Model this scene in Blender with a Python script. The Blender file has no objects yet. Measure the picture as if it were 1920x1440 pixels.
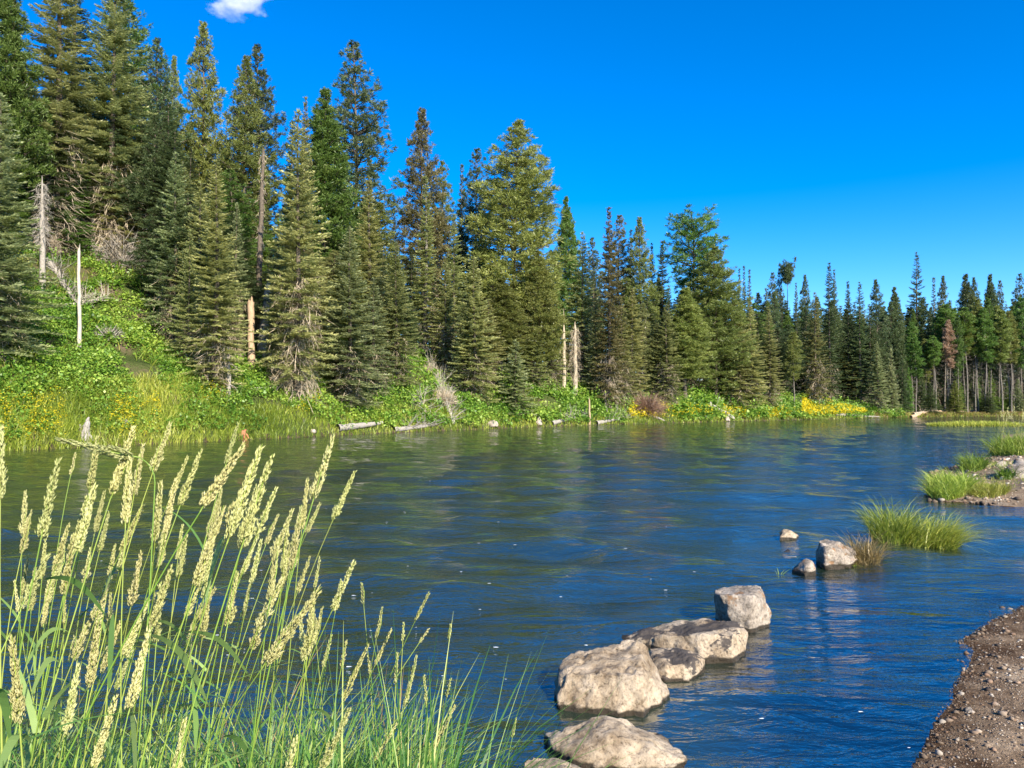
import bpy, math, random
import numpy as np
from mathutils import Vector, Matrix

S = bpy.context.scene
COL = S.collection
R_ = math.radians

# ------------------------------------------------------------------ camera
CAM_Z, FPX, HORIZ = 2.2, 1400.0, 760.0
PITCH = math.atan((HORIZ - 720.0) / FPX)
cd = bpy.data.cameras.new('camera')
cam = bpy.data.objects.new('camera', cd)
COL.objects.link(cam)
cam.location = (0, 0, CAM_Z)
cam.rotation_euler = (math.pi / 2 + PITCH, 0, 0)
cd.sensor_width = 36.0
cd.lens = 36.0 * FPX / 1920.0
cd.clip_start, cd.clip_end = 0.05, 5000
S.camera = cam

# ------------------------------------------------------------------ light
SUN_AZ, SUN_EL = R_(149), R_(31)      # azimuth from +Y towards +X
sun_dir = Vector((math.sin(SUN_AZ) * math.cos(SUN_EL), math.cos(SUN_AZ) * math.cos(SUN_EL), math.sin(SUN_EL)))
ld = bpy.data.lights.new('sun', 'SUN')
ld.energy, ld.angle, ld.color = 4.9, R_(0.5), (1.0, 0.90, 0.74)
lo = bpy.data.objects.new('sun', ld)
COL.objects.link(lo)
lo.rotation_euler = sun_dir.to_track_quat('Z', 'Y').to_euler()

w = bpy.data.worlds.new('World')
S.world = w
w.use_nodes = True
nt = w.node_tree
nt.nodes.clear()
sky = nt.nodes.new('ShaderNodeTexSky')
sky.sky_type = 'NISHITA'
sky.sun_disc = False
sky.sun_elevation, sky.sun_rotation = SUN_EL, SUN_AZ
sky.altitude, sky.air_density, sky.dust_density, sky.ozone_density = 1900, 1.0, 0.9, 3.0
hs = nt.nodes.new('ShaderNodeHueSaturation')
hs.inputs['Saturation'].default_value = 1.46
hs.inputs['Hue'].default_value = 0.508
bg = nt.nodes.new('ShaderNodeBackground')
bg.inputs['Strength'].default_value = 0.13
wo = nt.nodes.new('ShaderNodeOutputWorld')
nt.links.new(sky.outputs[0], hs.inputs['Color'])
nt.links.new(hs.outputs[0], bg.inputs['Color'])
nt.links.new(bg.outputs[0], wo.inputs['Surface'])

vs = S.view_settings
S.display_settings.display_device = 'sRGB'
vs.view_transform, vs.look, vs.exposure, vs.gamma = 'Standard', 'None', 1.12, 1.0
vs.use_curve_mapping = False
cy = S.cycles
cy.use_denoising = True
cy.max_bounces, cy.diffuse_bounces, cy.glossy_bounces = 8, 3, 3
cy.transmission_bounces, cy.transparent_max_bounces, cy.volume_bounces = 4, 12, 4
cy.caustics_reflective = cy.caustics_refractive = False
cy.sample_clamp_indirect = 6
cy.volume_step_rate = 2.0

# ------------------------------------------------------------------ pixel helpers (photograph's 1920 x 1440 frame)
_c, _s = math.cos(PITCH), math.sin(PITCH)
def ray(px, py):
    u, v = (px - 960) / FPX, (720 - py) / FPX
    return np.array([u, _c - v * _s, _s + v * _c])
def at(px, py, Y):
    r = ray(px, py)
    return np.array([0, 0, CAM_Z]) + r * (Y / r[1])
def water_pt(px, py):
    r = ray(px, py)
    return r[:2] * (-CAM_Z / r[2])

# ------------------------------------------------------------------ terrain
def polyd(P, x, y):
    """distance to polyline, nearest arc parameter (vertex index + t)"""
    best = np.full(x.shape, 1e9); par = np.zeros(x.shape)
    for i in range(len(P) - 1):
        ax, ay = P[i]; bx, by = P[i + 1]
        dx, dy = bx - ax, by - ay
        t = np.clip(((x - ax) * dx + (y - ay) * dy) / (dx * dx + dy * dy), 0, 1)
        d = np.hypot(x - ax - t * dx, y - ay - t * dy)
        m = d < best
        best = np.where(m, d, best); par = np.where(m, i + t, par)
    return best, par
def inside(P, x, y):
    c = np.zeros(x.shape, bool)
    n = len(P)
    for i in range(n):
        ax, ay = P[i]; bx, by = P[(i + 1) % n]
        if ay == by: continue
        m = ((ay > y) != (by > y)) & (x < (bx - ax) * (y - ay) / (by - ay) + ax)
        c ^= m
    return c
_fp = [(-420, 872), (-200, 858), (0, 846), (150, 839), (300, 832), (450, 825), (600, 818), (700, 813), (800, 809), (900, 805),
       (1000, 801), (1150, 796), (1300, 792), (1450, 788.5), (1600, 784.5), (1680, 782.5), (1800, 781), (1920, 780)]
FAR = [(-150, -60), (-70, -5), (-45, 14)] + [tuple(water_pt(a, b)) for a, b in _fp] + [(150, 175), (320, 230)]
_hp = [17, 17, 17] + [17, 17, 17, 17, 16.5, 15.5, 14, 12.5, 11.5, 9.5, 8.0, 6.8, 6, 5.2, 4.2, 1.8, 1.4, 1.4] + [1.5, 2]
_wd = [26, 26, 26] + [26, 26, 25, 24, 23, 22, 20, 18, 16, 14.5, 13, 12, 12, 11, 10, 9, 9, 9] + [9, 9]
FARLAND = FAR + [(2000, 300), (2000, 3000), (-2000, 3000), (-2000, -60)]
NEAR = [(-60, 3.0), (-8, 3.2), (-3, 3.4), (-0.6, 3.5), (0.0, 3.45), (0.4, 3.35), (1.0, 3.4), (1.7, 3.75), (2.2, 4.4), (2.57, 4.85), (2.94, 5.3), (3.28, 5.75),
        (3.72, 6.35), (4.1, 6.9), (4.55, 7.45), (4.95, 7.9), (5.6, 8.25), (8, 8.8), (12, 9.8), (15, 12.5), (14.2, 15.2), (12.1, 16.0), (10.7, 16.4), (9.75, 17.2),
        (10.5, 19), (12.2, 22), (14, 25), (18.5, 29.5), (22, 34), (26, 40), (36, 55), (60, 78), (120, 105), (320, 150)]
NEARLAND = NEAR + [(2000, 150), (2000, -900), (-2000, -900), (-2000, 2.2)]
ISL = (49.5, 79.5, 5.2, 1.7)

def wob(x, y):
    return (np.sin(x * 0.9 + 1.3 * np.sin(y * 0.5)) + np.sin(y * 1.1 + 1.7 * np.sin(x * 0.43) + 2) + 0.6 * np.sin(x * 2.1 - y * 1.7 + 1)) / 2.6
def sd_far(x, y):
    d, p = polyd(FAR, x, y)
    return np.where(inside(FARLAND, x, y), d, -d), p
def sd_near(x, y):
    d, p = polyd(NEAR, x, y)
    return np.where(inside(NEARLAND, x, y), d, -d), p
def terrain(x, y, full=False):
    x = np.asarray(x, float); y = np.asarray(y, float)
    d1, p1 = sd_far(x, y)
    d2, p2 = sd_near(x, y)
    d2 = d2 + np.clip((x - 1.3) / 0.7, 0, 1) * (0.10 * wob(x * 2.6, y * 2.6) + 0.05 * wob(x * 7 + 2, y * 7)) * (y < 40)
    idx = np.arange(len(FAR))
    hp = np.interp(p1, idx, _hp); wd = np.interp(p1, idx, _wd)
    nz = wob(x * 0.35, y * 0.35) * 0.07 + wob(x * 1.1 + 5, y * 1.1) * 0.025
    q = np.clip(d1, 0, None) / wd
    hf = hp * (0.93 * np.clip(q, 0, 1.0) ** 0.85 + nz * np.clip(q * 3, 0, 1) * (q < 3)) + 0.06 * np.clip(d1 - wd, 0, 60) + 0.18 * np.clip(d1 * 2, 0, 1)
    # near side
    gravel = np.clip((x - 1.0) / 1.0, 0, 1)
    spit = np.clip((y - 11) / 3, 0, 1)
    dd = np.clip(d2, 0, None)
    h_bank = 0.62 * np.clip(dd / 0.9, 0, 1) ** 0.8 + 0.02 * np.clip(dd - 1, 0, 30)
    h_grav = 0.105 * np.clip(dd, 0, 2.2) + 0.05 * np.clip(dd - 2.2, 0, 20) + 0.02 * wob(x * 2.2, y * 2.2) * np.clip(dd * 2, 0, 1) + 0.007 * wob(x * 7, y * 7) * np.clip(dd * 6, 0, 1)
    h_spit = 0.10 * np.clip(dd, 0, 2.5) + 0.02 * np.clip(dd - 2.5, 0, 60) + 0.03 * wob(x * 1.5, y * 1.5) * np.clip(dd, 0, 1)
    hn = h_bank * (1 - gravel) + gravel * (h_grav * (1 - spit) + h_spit * spit)
    ei = np.hypot((x - ISL[0]) / ISL[2], (y - ISL[1]) / ISL[3])
    hi = 0.14 * np.clip((1 - ei) * 4, -8, 1)
    kb = 0.55 * (1 - gravel) + gravel * 0.10
    bed = -np.minimum(np.minimum(0.03 + 0.45 * np.abs(d1), 0.02 + kb * np.abs(d2) + 0.02 * np.abs(d2) ** 1.6), 1.5)
    bed = bed + 0.015 * wob(x * 3, y * 3) * np.clip(-bed * 4, 0, 1)
    z = np.where(d1 > 0, hf, np.where(d2 > 0, hn, np.maximum(bed, hi)))
    if full: return z, d1, d2, ei
    return z
def tz(x, y): return float(terrain(np.array([x]), np.array([y]))[0])
def far_pts(px, d):
    """points on the far bank seen at photo column px, d metres behind the waterline"""
    px = np.asarray(px, float); d = np.asarray(d, float)
    u = (px - 960) / FPX
    Yg = np.concatenate([np.arange(22, 90, 0.5), np.arange(90, 330, 1.0)])
    # table of signed distance on a (u, Y) grid
    ug = np.linspace(-0.85, 0.85, 240)
    if 'tab' not in _cache:
        UU, YY = np.meshgrid(ug, Yg, indexing='ij')
        _cache['tab'] = sd_far(UU * YY, YY)[0]
    T = _cache['tab']
    k = np.clip(((u - ug[0]) / (ug[1] - ug[0])), 0, len(ug) - 1.001)
    k0 = k.astype(int); f = (k - k0)[:, None]
    prof = T[k0] * (1 - f) + T[k0 + 1] * f
    ok = prof >= d[:, None]
    j = np.clip(ok.argmax(1), 1, len(Yg) - 1)
    a = prof[np.arange(len(px)), j - 1]; b = prof[np.arange(len(px)), j]
    t = np.clip((d - a) / np.where(np.abs(b - a) < 1e-6, 1, b - a), 0, 1)
    Y = Yg[j - 1] + t * (Yg[j] - Yg[j - 1])
    X = u * Y
    return np.stack([X, Y, terrain(X, Y)], 1)
_cache = {}
def far_pt(px, d): return far_pts([px], [d])[0]
def hit_ground(px, py, y0=20, y1=260):
    r = ray(px, py)
    Y = np.linspace(y0, y1, 2400)
    X = r[0] / r[1] * Y; Z = CAM_Z + r[2] / r[1] * Y
    b = terrain(X, Y) >= Z
    i = int(b.argmax()) if b.any() else len(Y) - 1
    return np.array([X[i], Y[i], Z[i]])

# ------------------------------------------------------------------ materials
def mat(name):
    m = bpy.data.materials.new(name); m.use_nodes = True
    m.node_tree.nodes.clear()
    return m, m.node_tree
def N(t, kind, **kw):
    n = t.nodes.new(kind)
    for k, v in kw.items():
        if k in n.inputs.keys(): n.inputs[k].default_value = v
        else: setattr(n, k, v)
    return n
def ramp(t, fac, stops):
    r = t.nodes.new('ShaderNodeValToRGB')
    el = r.color_ramp.elements
    while len(el) > 1: el.remove(el[-1])
    el[0].position, el[0].color = stops[0][0], (*stops[0][1], 1)
    for p, c in stops[1:]:
        e = el.new(p); e.color = (*c, 1)
    if fac is not None: t.links.new(fac, r.inputs[0])
    return r.outputs[0]
def leafmat(name, dark, mid, light, trans=0.38, vary=0.22, rough=0.6):
    m, t = mat(name)
    a = N(t, 'ShaderNodeAttribute', attribute_name='tint')
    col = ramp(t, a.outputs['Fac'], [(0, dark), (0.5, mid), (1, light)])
    oi = N(t, 'ShaderNodeObjectInfo')
    h = N(t, 'ShaderNodeHueSaturation')
    mr = N(t, 'ShaderNodeMapRange'); mr.inputs['To Min'].default_value = 1 - vary; mr.inputs['To Max'].default_value = 1 + vary
    t.links.new(oi.outputs['Random'], mr.inputs['Value'])
    t.links.new(mr.outputs[0], h.inputs['Value'])
    mh = N(t, 'ShaderNodeMath', operation='MULTIPLY_ADD'); mh.inputs[1].default_value = 7.31; mh.inputs[2].default_value = 0.0
    fr = N(t, 'ShaderNodeMath', operation='FRACT'); t.links.new(oi.outputs['Random'], mh.inputs[0]); t.links.new(mh.outputs[0], fr.inputs[0])
    m2 = N(t, 'ShaderNodeMapRange'); m2.inputs['To Min'].default_value = 0.485; m2.inputs['To Max'].default_value = 0.515
    t.links.new(fr.outputs[0], m2.inputs['Value']); t.links.new(m2.outputs[0], h.inputs['Hue'])
    t.links.new(col, h.inputs['Color'])
    d = N(t, 'ShaderNodeBsdfDiffuse'); tr = N(t, 'ShaderNodeBsdfTranslucent')
    g = N(t, 'ShaderNodeBsdfGlossy', Roughness=0.45)
    g.inputs['Color'].default_value = (1, 1, 1, 1)
    t.links.new(h.outputs[0], d.inputs[0]); t.links.new(h.outputs[0], tr.inputs[0])
    mx = N(t, 'ShaderNodeMixShader'); mx.inputs[0].default_value = trans
    t.links.new(d.outputs[0], mx.inputs[1]); t.links.new(tr.outputs[0], mx.inputs[2])
    m3 = N(t, 'ShaderNodeMixShader'); m3.inputs[0].default_value = 0.025
    t.links.new(mx.outputs[0], m3.inputs[1]); t.links.new(g.outputs[0], m3.inputs[2])
    o = N(t, 'ShaderNodeOutputMaterial'); t.links.new(m3.outputs[0], o.inputs[0])
    return m
def woodmat(name, dark, light, scale=(6, 6, 1.2), rough=0.9, bump=0.02):
    m, t = mat(name)
    tc = N(t, 'ShaderNodeTexCoord'); mp = N(t, 'ShaderNodeMapping'); mp.inputs['Scale'].default_value = scale
    t.links.new(tc.outputs['Object'], mp.inputs[0])
    n = N(t, 'ShaderNodeTexNoise', Scale=3.0, Detail=8.0, Roughness=0.7)
    t.links.new(mp.outputs[0], n.inputs['Vector'])
    col = ramp(t, n.outputs['Fac'], [(0.3, dark), (0.62, light)])
    b = N(t, 'ShaderNodeBsdfPrincipled', Roughness=rough)
    b.inputs['Specular IOR Level'].default_value = 0.15
    t.links.new(col, b.inputs['Base Color'])
    bp = N(t, 'ShaderNodeBump', Strength=0.6, Distance=bump); t.links.new(n.outputs['Fac'], bp.inputs['Height']); t.links.new(bp.outputs[0], b.inputs['Normal'])
    o = N(t, 'ShaderNodeOutputMaterial'); t.links.new(b.outputs[0], o.inputs[0])
    return m
M = {}
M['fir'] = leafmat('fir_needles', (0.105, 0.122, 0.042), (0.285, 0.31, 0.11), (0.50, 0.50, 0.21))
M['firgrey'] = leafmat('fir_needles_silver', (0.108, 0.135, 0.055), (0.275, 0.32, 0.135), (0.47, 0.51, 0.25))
M['pine'] = leafmat('pine_needles', (0.085, 0.118, 0.027), (0.22, 0.265, 0.062), (0.38, 0.41, 0.12))
M['green'] = leafmat('pine_needles_green', (0.05, 0.105, 0.02), (0.13, 0.225, 0.04), (0.24, 0.34, 0.08))
M['dark'] = leafmat('conifer_needles_dark', (0.045, 0.072, 0.028), (0.10, 0.145, 0.055), (0.18, 0.22, 0.09))  # own dark green on the named trees, painted shade on the fill rows
M['brown'] = leafmat('pine_needles_brownish', (0.095, 0.095, 0.035), (0.21, 0.205, 0.075), (0.35, 0.32, 0.13))
M['rusty'] = leafmat('dead_needles_rusty', (0.22, 0.135, 0.08), (0.40, 0.27, 0.175), (0.54, 0.40, 0.28))
M['bark'] = woodmat('conifer_bark', (0.06, 0.046, 0.034), (0.17, 0.14, 0.105))
M['barkpale'] = woodmat('lodgepole_bark', (0.085, 0.075, 0.062), (0.24, 0.215, 0.18))
M['deadtwig'] = woodmat('dead_twigs', (0.26, 0.205, 0.14), (0.52, 0.44, 0.32))
M['deadgrey'] = woodmat('weathered_grey_wood', (0.15, 0.135, 0.115), (0.42, 0.385, 0.33), scale=(9, 9, 2.5))
M['deadpale'] = woodmat('bleached_wood', (0.24, 0.21, 0.165), (0.60, 0.55, 0.45), scale=(9, 9, 2.5))
M['deadtan'] = woodmat('tan_snag_wood', (0.28, 0.19, 0.115), (0.50, 0.37, 0.25))
M['deadred'] = woodmat('red_rotten_wood', (0.24, 0.085, 0.04), (0.46, 0.22, 0.12))
M['bush'] = leafmat('bush_leaves', (0.045, 0.115, 0.014), (0.165, 0.29, 0.032), (0.38, 0.47, 0.075), trans=0.35)
M['bankgrass'] = leafmat('bank_grass_blades', (0.10, 0.17, 0.02), (0.27, 0.36, 0.04), (0.54, 0.55, 0.12), trans=0.4)
M['flower'] = leafmat('yellow_petals', (0.60, 0.42, 0.01), (0.78, 0.58, 0.012), (0.85, 0.68, 0.03), trans=0.3)
M['reed'] = leafmat('reed_stem', (0.14, 0.24, 0.03), (0.26, 0.38, 0.06), (0.42, 0.48, 0.12), trans=0.25)
M['reedleaf'] = leafmat('reed_leaf', (0.09, 0.20, 0.04), (0.19, 0.33, 0.08), (0.36, 0.46, 0.15), trans=0.4)
M['seed'] = leafmat('grass_seed', (0.22, 0.24, 0.07), (0.50, 0.50, 0.18), (0.76, 0.73, 0.37), trans=0.3, vary=0.12)
M['lush'] = leafmat('lush_blades', (0.04, 0.12, 0.02), (0.15, 0.27, 0.05), (0.46, 0.50, 0.15), trans=0.4)
M['drygrass'] = leafmat('dry_reddish_blades', (0.22, 0.17, 0.06), (0.36, 0.26, 0.10), (0.46, 0.34, 0.16), trans=0.35)

def rockmat(name, dark, mid, light, stain=None, scale=1.0, wet=True, topk=0.0):
    m, t = mat(name)
    tc = N(t, 'ShaderNodeTexCoord')
    n1 = N(t, 'ShaderNodeTexNoise', Scale=4.5 * scale, Detail=10.0, Roughness=0.68)
    n2 = N(t, 'ShaderNodeTexNoise', Scale=32.0 * scale, Detail=8.0, Roughness=0.75)
    vo = N(t, 'ShaderNodeTexVoronoi', Scale=18.0 * scale)
    for n in (n1, n2, vo): t.links.new(tc.outputs['Object'], n.inputs['Vector'])
    c1 = ramp(t, n1.outputs['Fac'], [(0.36, dark), (0.47, mid), (0.60, light)])
    c2 = ramp(t, n2.outputs['Fac'], [(0.36, (0.25, 0.22, 0.18)), (0.47, (0.82, 0.80, 0.76)), (0.68, (1.15, 1.12, 1.06))])
    mx = N(t, 'ShaderNodeMixRGB', blend_type='MULTIPLY'); mx.inputs[0].default_value = 0.9
    t.links.new(c1, mx.inputs[1]); t.links.new(c2, mx.inputs[2])
    out = mx.outputs[0]
    if stain:
        n3 = N(t, 'ShaderNodeTexNoise', Scale=4.5 * scale, Detail=8.0, Roughness=0.65)
        mp = N(t, 'ShaderNodeMapping'); mp.inputs['Location'].default_value = (3.1, 1.7, 0.4)
        t.links.new(tc.outputs['Object'], mp.inputs[0]); t.links.new(mp.outputs[0], n3.inputs['Vector'])
        g3 = N(t, 'ShaderNodeNewGeometry'); s3 = N(t, 'ShaderNodeSeparateXYZ'); t.links.new(g3.outputs['True Normal'], s3.inputs[0])
        a3 = N(t, 'ShaderNodeMath', operation='MULTIPLY_ADD'); a3.inputs[1].default_value = topk; t.links.new(s3.outputs['Z'], a3.inputs[0]); t.links.new(n3.outputs['Fac'], a3.inputs[2])
        f = ramp(t, a3.outputs[0], [(0.59, (0, 0, 0)), (0.64, (0.92, 0.92, 0.92))])
        m2 = N(t, 'ShaderNodeMixRGB'); m2.inputs[2].default_value = (*stain, 1)
        t.links.new(f, m2.inputs[0]); t.links.new(out, m2.inputs[1]); out = m2.outputs[0]
    b = N(t, 'ShaderNodeBsdfPrincipled'); b.inputs['Specular IOR Level'].default_value = 0.25
    b.inputs['Roughness'].default_value = 0.85
    if wet:   # wet, algae-dark band just above the waterline
        ge = N(t, 'ShaderNodeNewGeometry'); sp = N(t, 'ShaderNodeSeparateXYZ'); t.links.new(ge.outputs['Position'], sp.inputs[0])
        ad = N(t, 'ShaderNodeMath', operation='MULTIPLY_ADD'); ad.inputs[1].default_value = 0.075; t.links.new(n1.outputs['Fac'], ad.inputs[0]); t.links.new(sp.outputs['Z'], ad.inputs[2])
        f = N(t, 'ShaderNodeMapRange'); f.inputs['From Min'].default_value = 0.064; f.inputs['From Max'].default_value = 0.078; t.links.new(ad.outputs[0], f.inputs['Value'])
        m3 = N(t, 'ShaderNodeMixRGB'); m3.inputs[1].default_value = (0.045, 0.035, 0.022, 1); t.links.new(f.outputs[0], m3.inputs[0]); t.links.new(out, m3.inputs[2]); out = m3.outputs[0]
        rr = N(t, 'ShaderNodeMapRange'); rr.inputs['To Min'].default_value = 0.3; rr.inputs['To Max'].default_value = 0.88; t.links.new(f.outputs[0], rr.inputs['Value']); t.links.new(rr.outputs[0], b.inputs['Roughness'])
    t.links.new(out, b.inputs['Base Color'])
    ad2 = N(t, 'ShaderNodeMath', operation='MULTIPLY_ADD'); ad2.inputs[1].default_value = 0.35
    t.links.new(n2.outputs['Fac'], ad2.inputs[0]); t.links.new(n1.outputs['Fac'], ad2.inputs[2])
    bp = N(t, 'ShaderNodeBump', Strength=0.9, Distance=0.06 / scale)
    t.links.new(ad2.outputs[0], bp.inputs['Height']); t.links.new(bp.outputs[0], b.inputs['Normal'])
    o = N(t, 'ShaderNodeOutputMaterial'); t.links.new(b.outputs[0], o.inputs[0])
    return m
M['rock'] = rockmat('pale_boulder', (0.21, 0.155, 0.10), (0.40, 0.32, 0.225), (0.54, 0.45, 0.34))
M['rockdark'] = rockmat('lichen_boulder', (0.22, 0.165, 0.11), (0.42, 0.335, 0.235), (0.55, 0.46, 0.345), stain=(0.055, 0.048, 0.045), topk=0.17)
M['rockgrey'] = rockmat('grey_boulder', (0.15, 0.13, 0.105), (0.34, 0.295, 0.245), (0.49, 0.43, 0.36), stain=(0.26, 0.15, 0.075), topk=0.02)
M['rockfar'] = rockmat('bank_stone', (0.22, 0.19, 0.15), (0.40, 0.35, 0.29), (0.52, 0.46, 0.40), scale=0.5, wet=False)

def groundmat(name, stops, nscale, stops2=None, bump=0.03, wetline=False):
    m, t = mat(name)
    tc = N(t, 'ShaderNodeTexCoord')
    n1 = N(t, 'ShaderNodeTexNoise', Scale=nscale, Detail=10.0, Roughness=0.7)
    n2 = N(t, 'ShaderNodeTexNoise', Scale=nscale * 22, Detail=6.0, Roughness=0.75)
    for n in (n1, n2): t.links.new(tc.outputs['Object'], n.inputs['Vector'])
    c = ramp(t, n1.outputs['Fac'], stops)
    c2 = ramp(t, n2.outputs['Fac'], stops2 or [(0.3, (0.4, 0.4, 0.4)), (0.7, (1.2, 1.2, 1.2))])
    mx = N(t, 'ShaderNodeMixRGB', blend_type='MULTIPLY'); mx.inputs[0].default_value = 0.85
    t.links.new(c, mx.inputs[1]); t.links.new(c2, mx.inputs[2])
    out = mx.outputs[0]
    b = N(t, 'ShaderNodeBsdfPrincipled', Roughness=0.95); b.inputs['Specular IOR Level'].default_value = 0.1
    if wetline:
        ge = N(t, 'ShaderNodeNewGeometry'); sp = N(t, 'ShaderNodeSeparateXYZ'); t.links.new(ge.outputs['Position'], sp.inputs[0])
        ad = N(t, 'ShaderNodeMath', operation='MULTIPLY_ADD'); ad.inputs[1].default_value = 0.22
        t.links.new(n1.outputs['Fac'], ad.inputs[0]); t.links.new(sp.outputs['Z'], ad.inputs[2])
        f = N(t, 'ShaderNodeMapRange'); f.inputs['From Min'].default_value = 0.12; f.inputs['From Max'].default_value = 0.20; t.links.new(ad.outputs[0], f.inputs['Value'])
        m3 = N(t, 'ShaderNodeMixRGB', blend_type='MULTIPLY'); m3.inputs[0].default_value = 1.0
        wc = ramp(t, f.outputs[0], [(0, (0.27, 0.215, 0.17)), (1, (1, 1, 1))])
        t.links.new(out, m3.inputs[1]); t.links.new(wc, m3.inputs[2]); out = m3.outputs[0]
    t.links.new(out, b.inputs['Base Color'])
    bp = N(t, 'ShaderNodeBump', Strength=0.8, Distance=bump)
    t.links.new(n2.outputs['Fac'], bp.inputs['Height']); t.links.new(bp.outputs[0], b.inputs['Normal'])
    o = N(t, 'ShaderNodeOutputMaterial'); t.links.new(b.outputs[0], o.inputs[0])
    return m
M['forest'] = groundmat('forest_slope_soil', [(0.3, (0.05, 0.075, 0.02)), (0.5, (0.085, 0.11, 0.03)), (0.62, (0.15, 0.115, 0.07)), (0.75, (0.22, 0.18, 0.12))], 0.35, bump=0.15)
M['bed'] = groundmat('river_bed', [(0.35, (0.045, 0.035, 0.02)), (0.65, (0.13, 0.10, 0.065))], 2.0)
M['gravelg'] = groundmat('gravel_sand', [(0.3, (0.22, 0.155, 0.098)), (0.5, (0.39, 0.29, 0.19)), (0.7, (0.56, 0.44, 0.30))], 1.6, [(0.3, (0.35, 0.33, 0.3)), (0.52, (0.9, 0.88, 0.85)), (0.72, (1.4, 1.35, 1.3))], bump=0.03, wetline=True)
M['soil'] = groundmat('grassy_bank_soil', [(0.3, (0.03, 0.05, 0.015)), (0.7, (0.09, 0.10, 0.04))], 3.0)
M['spit'] = groundmat('sandy_spit', [(0.3, (0.17, 0.115, 0.075)), (0.55, (0.28, 0.21, 0.14)), (0.75, (0.40, 0.34, 0.26))], 0.9, bump=0.03)

# water
m, t = mat('river_water'); M['water'] = m
tc = N(t, 'ShaderNodeTexCoord')
def wnoise(sc, sx, sy, rot, det=3.0, rough=0.55, dist=0.3):
    mp = N(t, 'ShaderNodeMapping'); mp.inputs['Scale'].default_value = (sx, sy, 1); mp.inputs['Rotation'].default_value = (0, 0, R_(rot))
    t.links.new(tc.outputs['Object'], mp.inputs[0])
    n = N(t, 'ShaderNodeTexNoise', Scale=sc, Detail=det, Roughness=rough, Distortion=dist)
    t.links.new(mp.outputs[0], n.inputs['Vector'])
    return n.outputs['Fac']
def madd(a, k, b):
    q = N(t, 'ShaderNodeMath', operation='MULTIPLY_ADD'); q.inputs[1].default_value = k
    t.links.new(a, q.inputs[0])
    if b is None: q.inputs[2].default_value = 0
    else: t.links.new(b, q.inputs[2])
    return q.outputs[0]
h = madd(wnoise(0.5, 1.0, 2.4, 12, 2, dist=0.9), 0.62, None)
h = madd(wnoise(2.2, 0.8, 2.2, -8, 4, 0.6, dist=1.0), 0.29, h)
h = madd(wnoise(9.0, 0.75, 1.7, 20, 3, 0.5, dist=0.6), 0.070, h)
h = madd(wnoise(30.0, 0.8, 1.4, -15, 2), 0.006, h)
bp = N(t, 'ShaderNodeBump', Strength=1.0, Distance=0.105)
t.links.new(h, bp.inputs['Height'])
fr = N(t, 'ShaderNodeFresnel', IOR=3.0); t.links.new(bp.outputs[0], fr.inputs['Normal'])
gl = N(t, 'ShaderNodeBsdfGlossy', Roughness=0.04); t.links.new(bp.outputs[0], gl.inputs['Normal'])
gl.inputs['Color'].default_value = (1, 1, 1, 1)
df = N(t, 'ShaderNodeBsdfDiffuse'); df.inputs['Color'].default_value = (0.015, 0.030, 0.019, 1)
tp = N(t, 'ShaderNodeBsdfTransparent'); tp.inputs['Color'].default_value = (0.88, 0.88, 0.84, 1)
at_ = N(t, 'ShaderNodeAttribute', attribute_name='depth')
dm = N(t, 'ShaderNodeMapRange'); dm.interpolation_type = 'SMOOTHSTEP'
dm.inputs['From Min'].default_value = 0.0; dm.inputs['From Max'].default_value = 0.55; dm.inputs['To Min'].default_value = 0.12
t.links.new(at_.outputs['Fac'], dm.inputs['Value'])
mu = N(t, 'ShaderNodeMixShader'); t.links.new(dm.outputs[0], mu.inputs[0]); t.links.new(tp.outputs[0], mu.inputs[1]); t.links.new(df.outputs[0], mu.inputs[2])
ms = N(t, 'ShaderNodeMixShader'); t.links.new(fr.outputs[0], ms.inputs[0]); t.links.new(mu.outputs[0], ms.inputs[1]); t.links.new(gl.outputs[0], ms.inputs[2])
o = N(t, 'ShaderNodeOutputMaterial'); t.links.new(ms.outputs[0], o.inputs[0])

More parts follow.
